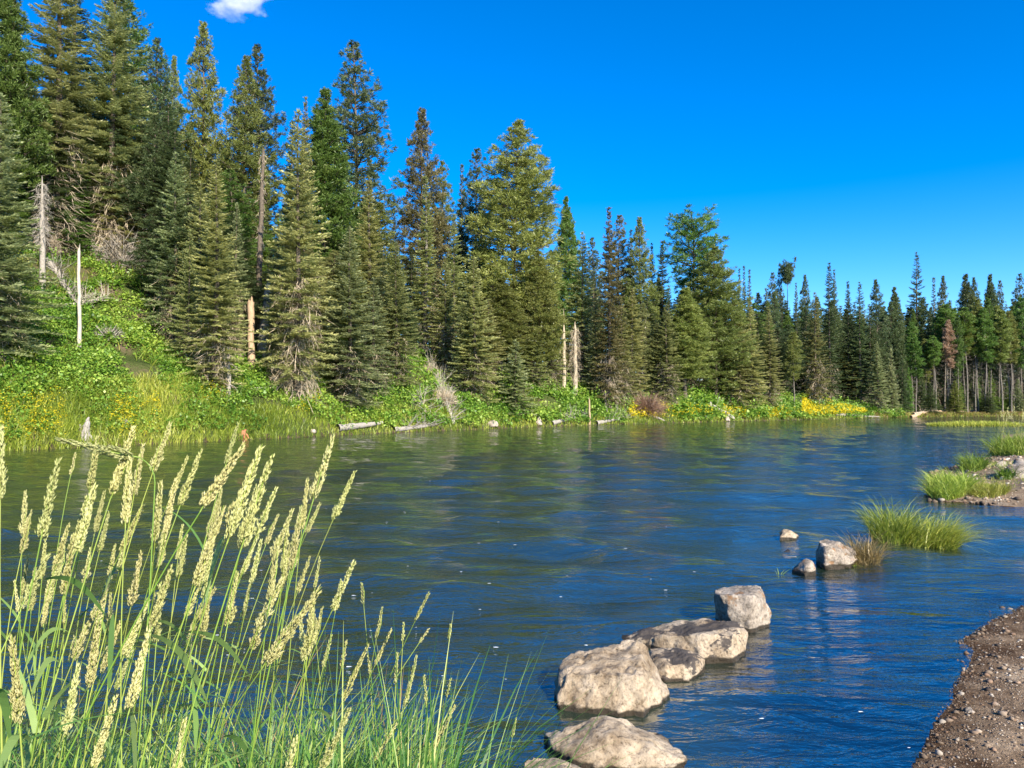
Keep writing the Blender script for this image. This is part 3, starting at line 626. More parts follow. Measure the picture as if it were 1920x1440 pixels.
# px, top, d, half width px, prototype, foliage, label, handle
MAIN = [
 (-12, 175, 6, 82, 'fa', 'firgrey', 'grey green fir cut by the left picture edge, branches down to the slope', 'the fir at the left edge'),
 (3, -60, 18, 60, 'pc', 'green', 'yellow green pine at the top left corner behind the edge fir', None),
 (98, -150, 19, 66, 'fd', 'fir', 'very tall dark fir near the left edge with a thick bare grey trunk', 'the thick trunked fir at left'),
 (128, -60, 24, 50, 'fd', 'dark', 'dark tall fir tucked right behind the thick trunked fir at left', None),
 (203, -75, 20, 62, 'fe', 'fir', 'tall olive spruce above the steep green slope, its top cut by the picture', 'the tall spruce above the green slope'),
 (222, -50, 31, 66, 'pb', 'green', 'bushy green pine behind the tall spruce above the green slope', None),
 (287, 72, 27, 46, 'pb', 'dark', 'dark pine with bare reddish trunk right of the tall spruce', 'the dark bare trunked pine'),
 (318, 105, 30, 30, 'pa', 'pine', 'thin olive pine top between the dark pine and the pale trunked pine', None),
 (374, 42, 26, 50, 'pa', 'pine', 'tall pointed olive pine with a pale trunk beneath the small cloud', 'the pointed pine beneath the cloud'),
 (455, 105, 22, 50, 'pa', 'pine', 'rich olive pine leaning over the hanging grey bark trunk', 'the olive pine over the grey bark trunk'),
 (478, 84, 27, 48, 'pb', 'dark', 'loose dark pine top just behind the rich olive pine', None),
 (325, 285, 10, 46, 'fb', 'firgrey', 'fir with bare grey lower boughs right of the open green slope', 'the fir beside the open slope'),
 (372, 340, 8, 44, 'fb', 'fir', 'ragged fir squeezed between the two firs beside the open slope', None),
 (402, 300, 3.0, 54, 'fc', 'fir', 'tall ragged fir standing at the water edge right of the green slope', 'the ragged fir at the water edge'),
 (440, 380, 8, 26, 'fb', 'firgrey', 'fir half hidden left of the orange brown broken snag', None),
 (556, 205, 2.6, 60, 'fb', 'fir', 'broad tall fir with a hanging straw coloured skirt of dead boughs', 'the fir with the straw coloured skirt'),
 (568, 180, 13, 26, 'fc', 'brown', 'narrow twin spire top rising just behind the skirted fir', None),
 (544, 225, 19, 22, 'fn', 'dark', 'thin half bare fir top at the left of the twin spire', None),
 (604, 165, 17, 64, 'pc', 'green', 'bright green cone shaped pine in front of the tallest see-through pine', 'the bright green cone pine'),
 (662, 77, 23, 62, 'pb', 'dark', 'tallest see-through pine standing out against the blue sky', 'the tallest see-through pine'),
 (655, 425, 2.2, 58, 'fa', 'firgrey', 'full layered fir down to the water below the bright green pine', 'the full layered fir'),
 (690, 330, 9, 40, 'fc', 'fir', 'olive spire fir right behind the full layered fir', None),
 (712, 380, 16, 46, 'pa', 'pine', 'olive pine filling the gap right of the tallest pine', None),
 (742, 455, 4.5, 42, 'fa', 'fir', 'shorter fir above the mossy ridge right of the full layered fir', 'the fir above the mossy ridge'),
 (790, 204, 20, 50, 'pa', 'brown', 'brownish pointed pine with a double tip standing alone in the sky', 'the brownish pointed pine'),
 (828, 300, 24, 32, 'pb', 'pine', 'thin pine at the right shoulder of the brownish pointed pine', None),
 (797, 330, 12, 25, 'fn', 'fir', 'slender fir with a long pale bare trunk on the ridge', 'the slender pale trunked fir'),
 (851, 400, 11, 30, 'fc', 'fir', 'narrow fir just right of the slender pale trunked fir', None),
 (865, 308, 21, 15, 'fn', 'dark', 'needle thin spire left of the blue green pine', None),
 (893, 277, 22, 36, 'pb', 'dark', 'blue green pine left of the big broad pine', 'the blue green pine'),
 (889, 480, 3.6, 46, 'fa', 'fir', 'fir with brown lower boughs standing right of the fallen bleached treetop', 'the fir right of the fallen treetop'),
 (968, 226, 11, 82, 'pd', 'pine', 'big broad olive pine, widest crown in the middle of the bank', 'the big broad pine'),
 (940, 520, 7, 50, 'pc', 'pine', 'low bushy pine at the foot of the big broad pine', None),
 (966, 640, 1.6, 36, 'fs', 'firgrey', 'small silver green fir at the water edge beneath the big broad pine', 'the small silver fir'),
 (1010, 470, 6, 44, 'pc', 'pine', 'olive young pine right under the big broad pine', None),
 (1062, 369, 16, 32, 'pc', 'green', 'green pointed pine just right of the big broad pine', 'the green pointed pine'),
 (1093, 435, 7, 34, 'fb', 'fir', 'fir with a grey dead lower trunk beside the pale snag', 'the fir beside the pale snag'),
 (1112, 445, 17, 26, 'pb', 'dark', 'thin dark pine between the pale snag fir and the tall spire', None),
 (1143, 388, 2.0, 32, 'fc', 'brown', 'tall brown green spire with a blunt top standing at the water', 'the tall blunt spire'),
 (1162, 402, 16, 30, 'pb', 'brown', 'grey brown sparse pine behind the tall blunt spire', None),
 (1184, 430, 19, 14, 'fn', 'dark', 'thin dark spire between the sparse pine and the grey green pine', None),
 (1201, 407, 12, 32, 'pa', 'pine', 'grey green pointed pine right of the tall blunt spire', 'the grey green pointed pine'),
 (1186, 540, 4.5, 32, 'fc', 'fir', 'shorter fir above the reddish dead brush on the bank', 'the fir above the reddish brush'),
 (1224, 455, 18, 17, 'fc', 'dark', 'dark narrow fir left of the pine with the round top', None),
 (1243, 452, 14, 24, 'fc', 'dark', 'dark full fir close beside the pine with the round top', 'the dark fir by the round top'),
 (1302, 411, 11, 42, 'pr', 'green', 'pine with a dark trunk and round mushroom shaped top', 'the round topped pine'),
 (1285, 540, 4.0, 48, 'pc', 'pine', 'bushy olive pine down to the water below the round topped pine', None),
 (1342, 460, 5.0, 58, 'pd', 'pine', 'broad sloping olive pine right of the round topped pine', 'the broad sloping pine'),
 (1250, 570, 3.2, 30, 'fb', 'fir', 'fir with brown hanging boughs left of the bushy olive pine', None),
 (1380, 545, 3.5, 40, 'fa', 'fir', 'fir at the right foot of the broad sloping pine', None),
 (1408, 560, 2.5, 27, 'fc', 'fir', 'olive fir at the right end of the tall left forest', 'the fir ending the tall forest'),
 (1443, 575, 2.5, 24, 'fc', 'fir', 'last olive fir before the yellow flower slope', None),
 (1388, 503, 14, 9, 'fn', 'dark', 'leftmost of three thin dark spires at the forest step', None),
 (1397, 498, 15, 9, 'fn', 'dark', 'middle and tallest of three thin dark spires at the forest step', 'the three thin spires'),
 (1407, 505, 14, 10, 'fn', 'dark', 'rightmost of three thin dark spires at the forest step', None),
 (1450, 510, 16, 17, 'pb', 'dark', 'sparse dark pine left of the pine with a tuft on a bare stem', None),
 (1463, 502, 18, 12, 'pb', 'dark', 'thin dark pine touching the pine with a tuft on a bare stem', None),
 (1478, 497, 16, 10, 'pt', 'dark', 'tall bare stemmed pine carrying a single round tuft on top', 'the tufted bare stem'),
 (1495, 530, 10, 12, 'fc', 'dark', 'thin dark fir right of the tufted bare stem', None),
 (1512, 515, 12, 17, 'pa', 'dark', 'dark pointed pine between the tufted stem and the tall black spire', 'the dark pointed pine'),
 (1489, 622, 2.5, 17, 'lc', 'pine', 'small olive pine on a bare stem left of the yellow flower slope', None),
 (1530, 548, 3.5, 24, 'fb', 'brown', 'fir with rust brown lower boughs above the yellow flower slope', 'the rust brown fir'),
 (1557, 492, 6, 22, 'fc', 'dark', 'tall black spire above the yellow flowers, highest for some distance', 'the tall black spire'),
 (1567, 505, 9, 15, 'fc', 'dark', 'second black spire joined to the right of the tall black spire', None),
 (1592, 527, 7, 18, 'fc', 'dark', 'dark spire behind the top of the yellow flower slope', None),
 (1614, 528, 5, 24, 'ff', 'dark', 'dark full fir above the right end of the yellow flowers', 'the full fir right of the flowers'),
 (1645, 524, 9, 22, 'pa', 'dark', 'dark round shouldered pine right of the yellow flower slope', 'the round shouldered pine'),
 (1680, 538, 10, 22, 'pc', 'dark', 'dark bushy pine left of the tall dark cone', None),
 (1646, 640, 1.8, 20, 'fa', 'firgrey', 'grey green fir at the far water edge right of the yellow flowers', 'the grey green far fir'),
 (1672, 655, 2.2, 15, 'fs', 'firgrey', 'small blue green fir beside the grey green far fir', None),
 (1692, 672, 2.6, 14, 'fs', 'dark', 'small dark green fir at the left of the bare trunk stand', None),
 (1722, 472, 14, 26, 'ff', 'dark', 'tall dark cone, the highest tree of the far right forest', 'the tall dark cone'),
 (1754, 520, 11, 11, 'fn', 'dark', 'thin dark spire right of the tall dark cone', None),
 (1772, 517, 12, 18, 'pa', 'dark', 'dark pointed pine at mid distance right of the tall dark cone', None),
 (1814, 514, 10, 27, 'pc', 'dark', 'dense dark pine with broad blunt top in the far right forest', 'the broad blunt pine'),
 (1830, 520, 12, 18, 'pa', 'dark', 'narrow dark pine behind the broad blunt pine', None),
 (1860, 514, 10, 21, 'pc', 'dark', 'dark dense pine second from the right picture edge', 'the dense pine near the right edge'),
 (1878, 525, 12, 14, 'pb', 'dark', 'sparse dark pine right of the dense pine near the right edge', None),
 (1916, 512, 10, 18, 'pb', 'dark', 'dark pine cut by the right picture edge', 'the pine at the right edge'),
 (1960, 505, 12, 24, 'pc', 'dark', 'dark pine just beyond the right picture edge', None),
 (352, 430, 6, 30, 'fa', 'fir', 'short olive fir wedged between the fir beside the open slope and the ragged fir', None),
 (520, 420, 5.5, 26, 'fb', 'firgrey', 'thin grey green fir at the left flank of the skirted fir', None),
 (598, 470, 6, 30, 'fb', 'fir', 'olive fir between the skirted fir and the full layered fir', None),
 (628, 560, 4.2, 26, 'fa', 'fir', 'young fir at the left foot of the full layered fir, near the water', None),
 (700, 520, 3.4, 36, 'fb', 'firgrey', 'ragged grey green fir between the full layered fir and the mossy ridge', None),
 (722, 560, 5.5, 30, 'fa', 'fir', 'short fir with browned boughs low on the bank left of the mossy ridge', None),
 (835, 480, 9, 28, 'fb', 'fir', 'ragged fir on the right flank of the mossy ridge', None),
 (868, 560, 4.5, 26, 'fa', 'firgrey', 'small fir tight against the fir right of the fallen treetop', None),
 (915, 560, 5, 34, 'fb', 'fir', 'fir with bare lower boughs left of the small silver fir', None),
 (1000, 590, 5.5, 30, 'fa', 'fir', 'low olive fir right of the small silver fir', None),
 (1030, 560, 6.5, 30, 'fb', 'fir', 'ragged fir just left of the pointed pale snag', None),
 (1118, 560, 4, 26, 'fa', 'firgrey', 'small fir between the shaggy dead trunk and the tall blunt spire', None),
 (1165, 560, 3.5, 28, 'fb', 'fir', 'fir tucked to the right side of the tall blunt spire', None),
 (1232, 600, 4.5, 24, 'fa', 'fir', 'small olive fir behind the straw coloured drooping boughs', None),
 (-75, 40, 10, 80, 'fd', 'fir', 'tall fir beyond the left picture edge', None),
]
for a in MAIN: tree(*a)

# forest behind and between: one tree each, worded by the named tree in front of it
SKY = [(-80, 40), (60, 90), (250, 130), (330, 190), (420, 220), (525, 350), (600, 330), (700, 350), (745, 380), (800, 400), (860, 400), (1000, 430), (1050, 460), (1110, 490), (1220, 500),
       (1390, 550), (1450, 545), (1600, 565), (1700, 560), (1990, 560)]
sx, sy = zip(*SKY)
def nearest_handle(px): return min(TREES, key=lambda q: abs(q[0] - px))[1]
N_FILL = 0
px = -70.0
while px < 1680:
    for row in range(3):
        d = (rnd.uniform(15, 26), rnd.uniform(27, 44), rnd.uniform(8, 15))[row] * (1.0 if px < 1200 else 0.75)
        p = px + rnd.uniform(-12, 12)
        top = np.interp(p, sx, sy) + rnd.uniform(0, 110) * (1.0 if p < 1200 else 0.5)
        if row == 2:
            if p < 300 or 760 < p < 850 or 450 < p < 520: continue
            top += rnd.uniform(60, 170) * (1.0 if p < 1200 else 0.4)
        b = far_pt(p, d)
        key = rnd.choice(['fc', 'fd', 'pb', 'pa', 'fd', 'ff'])
        hw = rnd.uniform(1.6, 2.4) * (1.0 if p < 1380 else 1.4) * FPX / b[1]
        nm = nearest_handle(p)
        tree(p, top, d, hw, key, rnd.choice(['dark', 'dark', 'dark', 'fir', 'green']), 'dark conifer half hidden in the forest behind ' + nm)  # mostly dark needles: deep forest shade put into the foliage colour
    px += 25 if px < 1200 else 20
for k in range(34):
    p = 1395 + k * 9.5 + rnd.uniform(-6, 6)
    tree(p, np.interp(p, sx, sy) + rnd.uniform(0, 45), rnd.uniform(9, 24), rnd.uniform(17, 26), rnd.choice(['fc', 'pa', 'ff', 'pc']), rnd.choice(['dark', 'dark', 'green']), 'dark conifer half hidden in the forest behind ' + nearest_handle(p))
# bare trunk stand at the far right
ORD = ['first', 'second', 'third', 'fourth', 'fifth', 'sixth', 'seventh', 'eighth', 'ninth', 'tenth', 'eleventh', 'twelfth', 'thirteenth', 'fourteenth', 'fifteenth', 'sixteenth', 'seventeenth', 'eighteenth', 'nineteenth', 'twentieth',
       'twenty-first', 'twenty-second', 'twenty-third', 'twenty-fourth', 'twenty-fifth', 'twenty-sixth', 'twenty-seventh', 'twenty-eighth', 'twenty-ninth', 'thirtieth', 'thirty-first', 'thirty-second', 'thirty-third', 'thirty-fourth', 'thirty-fifth', 'thirty-sixth']
STAND = [1711, 1717, 1735, 1750, 1754, 1771, 1776, 1781, 1793, 1797, 1809, 1813, 1826, 1829, 1834, 1848, 1853, 1858, 1873, 1879, 1892, 1896, 1901, 1914, 1921, 1940, 1957]
for k, p in enumerate(STAND):
    d = 1.6 + 4.5 * rnd.random()
    rust = p == 1781
    tree(p, rnd.uniform(556, 605) if p > 1765 else rnd.uniform(600, 640), d, rnd.uniform(10, 19), rnd.choice(['la', 'lb', 'lc', 'la']), 'rusty' if p == 1781 else rnd.choice(['pine', 'green', 'green']),
         'rust needled pine with grey trunk, %s from the left in the bare trunk stand' % ORD[k] if p == 1781 else 'bare trunked lodgepole pine, %s from the left in the far right stand' % ORD[k], None, 'lodgepole_pine')
for k in range(34):
    p = 1690 + k * 9 + rnd.uniform(-5, 5)
    d = rnd.uniform(8, 30)
    tree(p, rnd.uniform(555, 620), d, rnd.uniform(13, 20), rnd.choice(['la', 'lc', 'pc', 'fc', 'ff']), rnd.choice(['dark', 'green', 'dark']), 'dark conifer deep behind the bare trunk stand at far right', None)
for k in range(60):
    p = 1600 + k * 8.5 + rnd.uniform(-6, 6)
    tree(p, rnd.uniform(630, 700), rnd.uniform(14, 34), rnd.uniform(13, 19), rnd.choice(['fa', 'fs', 'ff']), 'dark', 'dark conifer deep behind the bare trunk stand at far right' if p > 1700 else 'low dark conifer half hidden behind the grey green far fir', None)
for k in range(16):
    p = 1690 + k * 17 + rnd.uniform(-8, 8)
    tree(p, rnd.uniform(690, 742), rnd.uniform(2.5, 7), rnd.uniform(8, 14), 'fs', rnd.choice(['dark', 'green', 'firgrey']), 'small sapling fir among the bare trunks of the far right stand', None)
for p, tp, lab in ((1745, 722, 'young fir among bare trunks, left one of the far right thickets'), (1790, 715, 'young bushy pine at the foot of the rust needled pine'), (1853, 735, 'low dark fir at the meadow edge near the right picture edge')):
    tree(p, tp, 1.5, 16, 'fs', 'dark' if p != 1790 else 'pine', lab, None)

# ------------------------------------------------------------------ undergrowth on the far slope
rg = np.random.default_rng(91)
def shore_w(p, px):
    return np.interp(px, [a for a, b in _fp], _wd[3:3 + len(_fp)])
n = 9000
px = rg.uniform(-140, 1690, n); d = rg.uniform(0.3, 1.0, n) ** 1.0 * (shore_w(None, px) + 7) * rg.uniform(0.03, 1.0, n)
Pb = far_pts(px, d)
keep = wob(Pb[:, 0] * 0.8 + 3, Pb[:, 1] * 0.8) > -0.36
px, d, Pb = px[keep], d[keep], Pb[keep]; n = len(px)
rad = rg.uniform(0.35, 1.0, n) * np.where(rg.random(n) < 0.12, 1.75, 1.0) * np.clip(Pb[:, 1] / 60, 0.75, 1.5)
hz_ = rad * rg.uniform(0.5, 1.25, n)
lo_ = np.clip((2.2 - d) / 2.0, 0, 1); hz_ *= 1 - 0.5 * lo_
ex = ((px > 1178) & (px < 1250) & (d < 4)) | ((px > 765) & (px < 862) & (d > 0.8) & (d < 10) & (rg.random(n) < 0.55)) | ((px > 1005) & (px < 1050) & (d > 1.5) & (d < 5))
px, d, Pb, rad, hz_ = px[~ex], d[~ex], Pb[~ex], rad[~ex], hz_[~ex]; n = len(px)
k = 66
cidx = np.repeat(np.arange(n), k)
v = unit(rg.normal(size=(n * k, 3))); v[:, 2] = np.abs(v[:, 2]) * 1.1 - 0.1
rf = rg.uniform(0.55, 1.0, n * k) ** 0.6
C = Pb[cidx] + v * np.stack([rad[cidx], rad[cidx], hz_[cidx]], 1) * rf[:, None]
Dl = v * np.array([1, 1, 0.3]) + rg.normal(size=C.shape) * 0.5 + np.array([0, 0, -0.15])
sz = rg.uniform(0.10, 0.23, n * k) * rg.uniform(0.6, 1.5, n)[cidx] * np.clip(C[:, 1] / 60, 0.75, 1.6)
Q = diamonds(C, Dl, sz, sz * 0.72, rg, up=(0.15, -0.25, 1.0), roll=0.55, mid=0.5)
tb = rg.random(n)
tb = np.clip(0.75 * tb ** 1.2 - 0.1 + 0.40 * (0.5 + 0.5 * wob(Pb[:, 0] * 0.5, Pb[:, 1] * 0.5)), 0, 1)
mb = MB(); mb.quads(Q, np.clip(tb[cidx] * 0.85 + 0.28 * rg.random(n * k), 0, 1))
tag(link('undergrowth', mb.mesh('undergrowth', M['bush'])), 'bright green leafy undergrowth covering the steep far bank', 'undergrowth', kind='stuff')

# tall grass fringe along the far waterline
n = 30000
px = np.concatenate([rg.uniform(-140, 520, 17000), rg.uniform(520, 1150, 7500), rg.uniform(1150, 1920, 9500)])
n = len(px)
d = np.where(px < 460, rg.uniform(-0.25, 3.6, n), rg.uniform(-0.15, 1.7, n)) 
Pg = far_pts(px, np.clip(d, -0.3, 9)); Pg[:, 2] = np.maximum(Pg[:, 2], -0.05)
hgt = rg.uniform(0.35, 0.95, n) * np.where(px < 460, 1.0, 0.7)
mb = MB()
blades(mb, Pg, hgt, np.full(n, 0.035) * np.clip(Pg[:, 1] / 45, 0.9, 2.6), rg.uniform(0, 6.28, n), rg.uniform(0.05, 0.5, n), rg.uniform(0.1, 0.7, n), np.clip(0.45 + 0.3 * wob(Pg[:, 0] * 0.6, Pg[:, 1] * 0.6) + rg.normal(size=n) * 0.2, 0, 1), 3, rg)
tag(link('bank_grass', mb.mesh('bank_grass', M['bankgrass'])), 'yellow green grass fringe along the far waterline', 'grass', kind='stuff')
n = 16000; px = rg.uniform(-140, 1650, n); d = rg.uniform(0.05, 0.9, n) * shore_w(None, px)
ok = wob(px * 0.05, d * 0.7) > -0.1; px, d = px[ok], d[ok]; n = len(px); Pg = far_pts(px, d); mb = MB()
blades(mb, Pg, rg.uniform(0.5, 1.3, n), np.full(n, 0.045) * np.clip(Pg[:, 1] / 45, 0.9, 2.6), rg.uniform(0, 6.28, n), rg.uniform(0.05, 0.6, n), rg.uniform(0.2, 0.9, n), np.clip(0.4 + rg.normal(size=n) * 0.28, 0, 1), 3, rg)
tag(link('slope_grass', mb.mesh('slope_grass', M['bankgrass'])), 'loose tall grass among the bushes of the steep far bank', 'grass', kind='stuff')
# yellow wildflowers
zones = [(-20, 125, 0.0, 2.6, 420), (205, 300, 0.0, 1.9, 260), (380, 430, 1.5, 3, 60), (1180, 1335, 0.3, 2.6, 900), (1355, 1400, 0.2, 1.8, 220), (1420, 1530, 0.1, 1.6, 280), (1505, 1625, 0.3, 8.0, 3600), (555, 600, 1, 3, 50)]
Pc = []
for a, b, d0, d1, m in zones:
    q = rg.uniform(a, b, m * 2); dd = rg.uniform(d0, d1, m * 2)
    f = wob(q * 0.12, dd * 1.4) + rg.normal(size=m * 2) * 0.7 > 0.25
    if a == 1505: f = dd < (d1 * np.clip((1640 - q) / 110, 0, 1)) ** 1.0
    Pc.append(far_pts(q[f], dd[f]))
Pc = np.concatenate(Pc); Pc[:, 2] += rg.uniform(0.3, 0.95, len(Pc))
k = 5; c = np.repeat(Pc, k, 0); s_ = 0.048 * np.repeat(np.clip(Pc[:, 1] / 45, 0.9, 2.6), k) * rg.uniform(0.7, 1.3, len(c))
c = c + rg.normal(size=c.shape) * 0.09
dv = rg.normal(size=c.shape); dv[:, 2] = np.abs(dv[:, 2]) * 0.3
mb = MB(); mb.quads(diamonds(c, dv, s_ * 1.5, s_ * 1.2, rg, up=(0.2, -0.8, 0.9), roll=0.4, mid=0.55), rg.random(len(c)))
tag(link('yellow_wildflowers', mb.mesh('yellow_wildflowers', M['flower'])), 'bands of yellow wildflowers along the far waterline', 'wildflowers', kind='stuff')

# ------------------------------------------------------------------ dead wood on the far bank
rd = np.random.default_rng(17)
def rough_pole(mb, P, r, n=9, lump=0.06):
    """a weathered trunk: tube with lumpy radius"""
    P = np.asarray(P, float); m = 14
    s = np.linspace(0, 1, len(P)); q = np.linspace(0, 1, m)
    PP = np.stack([np.interp(q, s, P[:, k]) for k in range(3)], 1)
    rr_ = np.interp(q, s, r) * (1 + lump * rd.normal(size=m))
    PP[1:-1] += rd.normal(size=(m - 2, 3)) * np.array([1, 1, 0.2]) * np.max(r) * 0.08
    mb.tube(PP, np.maximum(rr_, 0.01), n, cap=True)
    return PP
def snag(px, top, d, wpx, material, label, name='dead_snag', lean=0.0, broken=True, stubs=0, shag=None, tip=0.75, base_py=None):
    b = hit_ground(px, base_py) if base_py else far_pt(px, d)
    Y = b[1]; t = at(px + lean, top, Y); H = t[2] - b[2]
    e = empty(name, b); tag(e, label, 'dead tree', 'dead trees and logs on the far bank')
    r = wpx * 0.38 * Y / FPX
    top_l = np.array([t[0] - b[0], 0, H])
    P = np.array([[0, 0, -0.5], top_l * 0.33 + [0.05, 0, 0], top_l * 0.66, top_l])
    mb = MB(); PP = rough_pole(mb, P, [r * 1.25, r, r * 0.92, r * tip])
    if broken:  # splintered top
        for k in range(4):
            a = k * 1.57 + rd.random(); q = top_l + np.array([math.cos(a), math.sin(a), 0]) * r * 0.5 * tip
            mb.tube([q - [0, 0, 0.3], q + [0, 0, 0.15 + 0.35 * rd.random()]], [r * 0.5 * tip, 0.01], 4)
    link('trunk', mb.mesh('snag_trunk', M[material], True), e)
    if stubs:
        mb = MB()
        for k in range(stubs):
            f = rd.uniform(0.15, 0.95); a = rd.uniform(0, 6.28); L = rd.uniform(0.3, 1.3)
            q = top_l * f; dv = np.array([math.cos(a), math.sin(a), rd.uniform(-0.4, 0.4)])
            mb.tube([q, q + dv * L * 0.6, q + dv * L + [0, 0, -0.2 * L]], [0.035, 0.022, 0.006], 4)
        link('branch_stubs', mb.mesh('snag_stubs', M[material]), e)
    if shag:
        n_, L_, z0, z1 = shag
        link('dead_branches', dead_skirt(rd, np.array([[0, 0, 0], top_l]), z0 * H, z1 * H, n_, L_, 1.6).mesh('snag_shag', M['deadgrey' if material == 'deadgrey' else 'deadtwig']), e)
    return e
snag(148, 470, 11, 9, 'deadpale', 'slim bleached pole standing on the open green slope', stubs=0, base_py=650)
snag(79, 338, 17, 13, 'deadgrey', 'shaggy grey dead snag right of the fir at the left edge', stubs=10, shag=(150, 0.75, 0.45, 1.0), tip=0.2, base_py=545)
snag(470, 566, 7, 17, 'deadtan', 'thick orange brown broken snag without bark', tip=0.95, base_py=697)
snag(487, 535, 9, 20, 'deadgrey', 'leaning forked grey dead trunk behind the orange brown snag', lean=16, stubs=7, tip=0.6, base_py=672)
snag(480, 285, 11, 13, 'bark', 'tall trunk wrapped in hanging grey brown bark beneath the olive pine', name='bark_stripped_trunk', lean=14, stubs=14, shag=(120, 0.55, 0.35, 1.0), tip=0.5, base_py=640)
snag(428, 655, 5, 10, 'deadgrey', 'pale grey dead trunk beside the ragged fir at the water edge', stubs=12, base_py=748)
snag(1057, 586, 6, 9, 'deadtwig', 'pointed pale snag between the green pointed pine and a dead grey fir', tip=0.15, shag=(60, 0.7, 0.2, 0.75), base_py=742)
snag(1078, 610, 5, 11, 'deadtwig', 'shaggy dead fir trunk with hanging grey twigs right of the pointed pale snag', shag=(170, 1.1, 0.25, 1.0), tip=0.4, base_py=752)
snag(1210, 600, 4, 5, 'deadpale', 'thin white bare stem rising behind the reddish dead brush', tip=0.6, base_py=738)
snag(1105, 750, 0.4, 5, 'deadtan', 'short tan post like snag at the waterline left of the tall blunt spire', tip=0.8, base_py=798)
snag(777, 625, 12, 8, 'deadpale', 'short pale stump tip on the mossy ridge', tip=0.3, base_py=655)
snag(722, 455, 9, 6, 'deadgrey', 'pale standing dead pole between the full layered fir and the ridge fir', tip=0.5, base_py=600)
snag(172, 345, 19, 10, 'deadgrey', 'pale grey trunk at the foot of the tall spruce', lean=6, tip=0.7, base_py=470)
snag(272, 300, 21, 8, 'deadpale', 'broken pale pole right of the tall spruce', lean=3, tip=0.5, stubs=5, base_py=500)

def log(px0, py0, px1, py1, wpx, material, label, stubs=0, z0=0.15, z1=0.15, name='fallen_log', cat='log'):
    a, b = hit_ground(px0, py0), hit_ground(px1, py1)
    a[2] += z0; b[2] += z1
    r = wpx / 2 * (a[1] + b[1]) / 2 / FPX
    e = empty(name, a); tag(e, label, cat, 'dead trees and logs on the far bank')
    v = b - a; L = np.linalg.norm(v)
    s = np.linspace(0, 1, 6)[:, None]; P = v * s
    g = np.array([tz(a[0] + q[0], a[1] + q[1]) - a[2] + r * 0.6 for q in P]); P[:, 2] = np.maximum(P[:, 2], g)
    mb = MB(); rough_pole(mb, P, np.linspace(r * 1.15, r * 0.55, 6), 9, 0.08)
    link('trunk', mb.mesh('log_trunk', M[material], True), e)
    if stubs:
        mb = MB()
        for k in range(stubs):
            f = rd.uniform(0.25, 1.0); q = np.array([np.interp(f, s[:, 0], P[:, j]) for j in range(3)])
            dv = unit(v) * 0.6 + rd.normal(size=3) * 0.6; dv[2] = abs(dv[2]) + 0.15; l = rd.uniform(0.5, 1.7) * (1.1 - 0.5 * f)
            mb.tube([q, q + dv * l * 0.55 + rd.normal(size=3) * 0.05, q + dv * l], [0.03, 0.02, 0.006], 4)
            for _ in range(2):
                q2 = q + dv * l * rd.uniform(0.3, 0.8); mb.tube([q2, q2 + (dv + rd.normal(size=3) * 0.7) * l * 0.4], [0.013, 0.004], 3)
        link('dead_branches', mb.mesh('log_branches', M[material]), e)
    return e
log(84, 488, 152, 585, 12, 'deadgrey', 'grey branchy fallen trunk lying down the slope left of the bleached pole', 60)
log(120, 578, 205, 562, 7, 'deadpale', 'pale fallen branches across the slope behind the bleached pole', 40)
log(468, 734, 528, 731, 6, 'deadpale', 'short white log lying among bushes right of the ragged fir', 14)
log(632, 807, 716, 797, 13, 'deadgrey', 'thick grey log with a pinkish cut end lying along the water', 0)
log(738, 809, 812, 802, 9, 'deadgrey', 'tangle of grey driftwood roots at the waterline below the fallen treetop', 46, name='driftwood_tangle', cat='driftwood')
log(800, 672, 850, 798, 12, 'deadpale', 'bleached fallen treetop with many dead branches sliding into the water', 300, name='fallen_treetop')
log(768, 735, 818, 798, 6, 'deadpale', 'thin pale trunk leaning left of the bleached fallen treetop', 26)
log(1035, 797, 1095, 783, 8, 'deadgrey', 'heap of grey driftwood sticks at the waterline left of the tan post', 44, name='driftwood_tangle', cat='driftwood')
log(1118, 797, 1178, 783, 7, 'deadgrey', 'heap of grey sticks at the waterline beneath the tall blunt spire', 40, name='driftwood_tangle', cat='driftwood')
log(1206, 777, 1246, 792, 6, 'deadgrey', 'small grey log slanting into the water among yellow flowers', 0)
log(1328, 766, 1376, 790, 12, 'deadgrey', 'dark grey log slanting into the water right of the yellow flowers', 12, 0.5, 0.2)
log(1505, 752, 1568, 779, 9, 'deadgrey', 'long grey log lying down the slope of yellow flowers', 0, 0.35, 0.3)
log(1566, 779, 1650, 783.5, 5, 'deadgrey', 'thin grey log reaching out over the water below the yellow flowers', 0, 0.2, 0.1)
log(1708, 784, 1786, 770, 6, 'deadtan', 'long pale driftwood pole lying left of the grass island', 10)
log(1712, 780, 1758, 773, 7, 'deadtwig', 'brown brush heap at the far waterline below the bare trunk stand', 40, name='driftwood_tangle', cat='driftwood')
log(1780, 774, 1850, 770, 5, 'deadtan', 'short driftwood pile at the foot of the bare trunks behind the grass island', 16, name='driftwood_tangle', cat='driftwood')
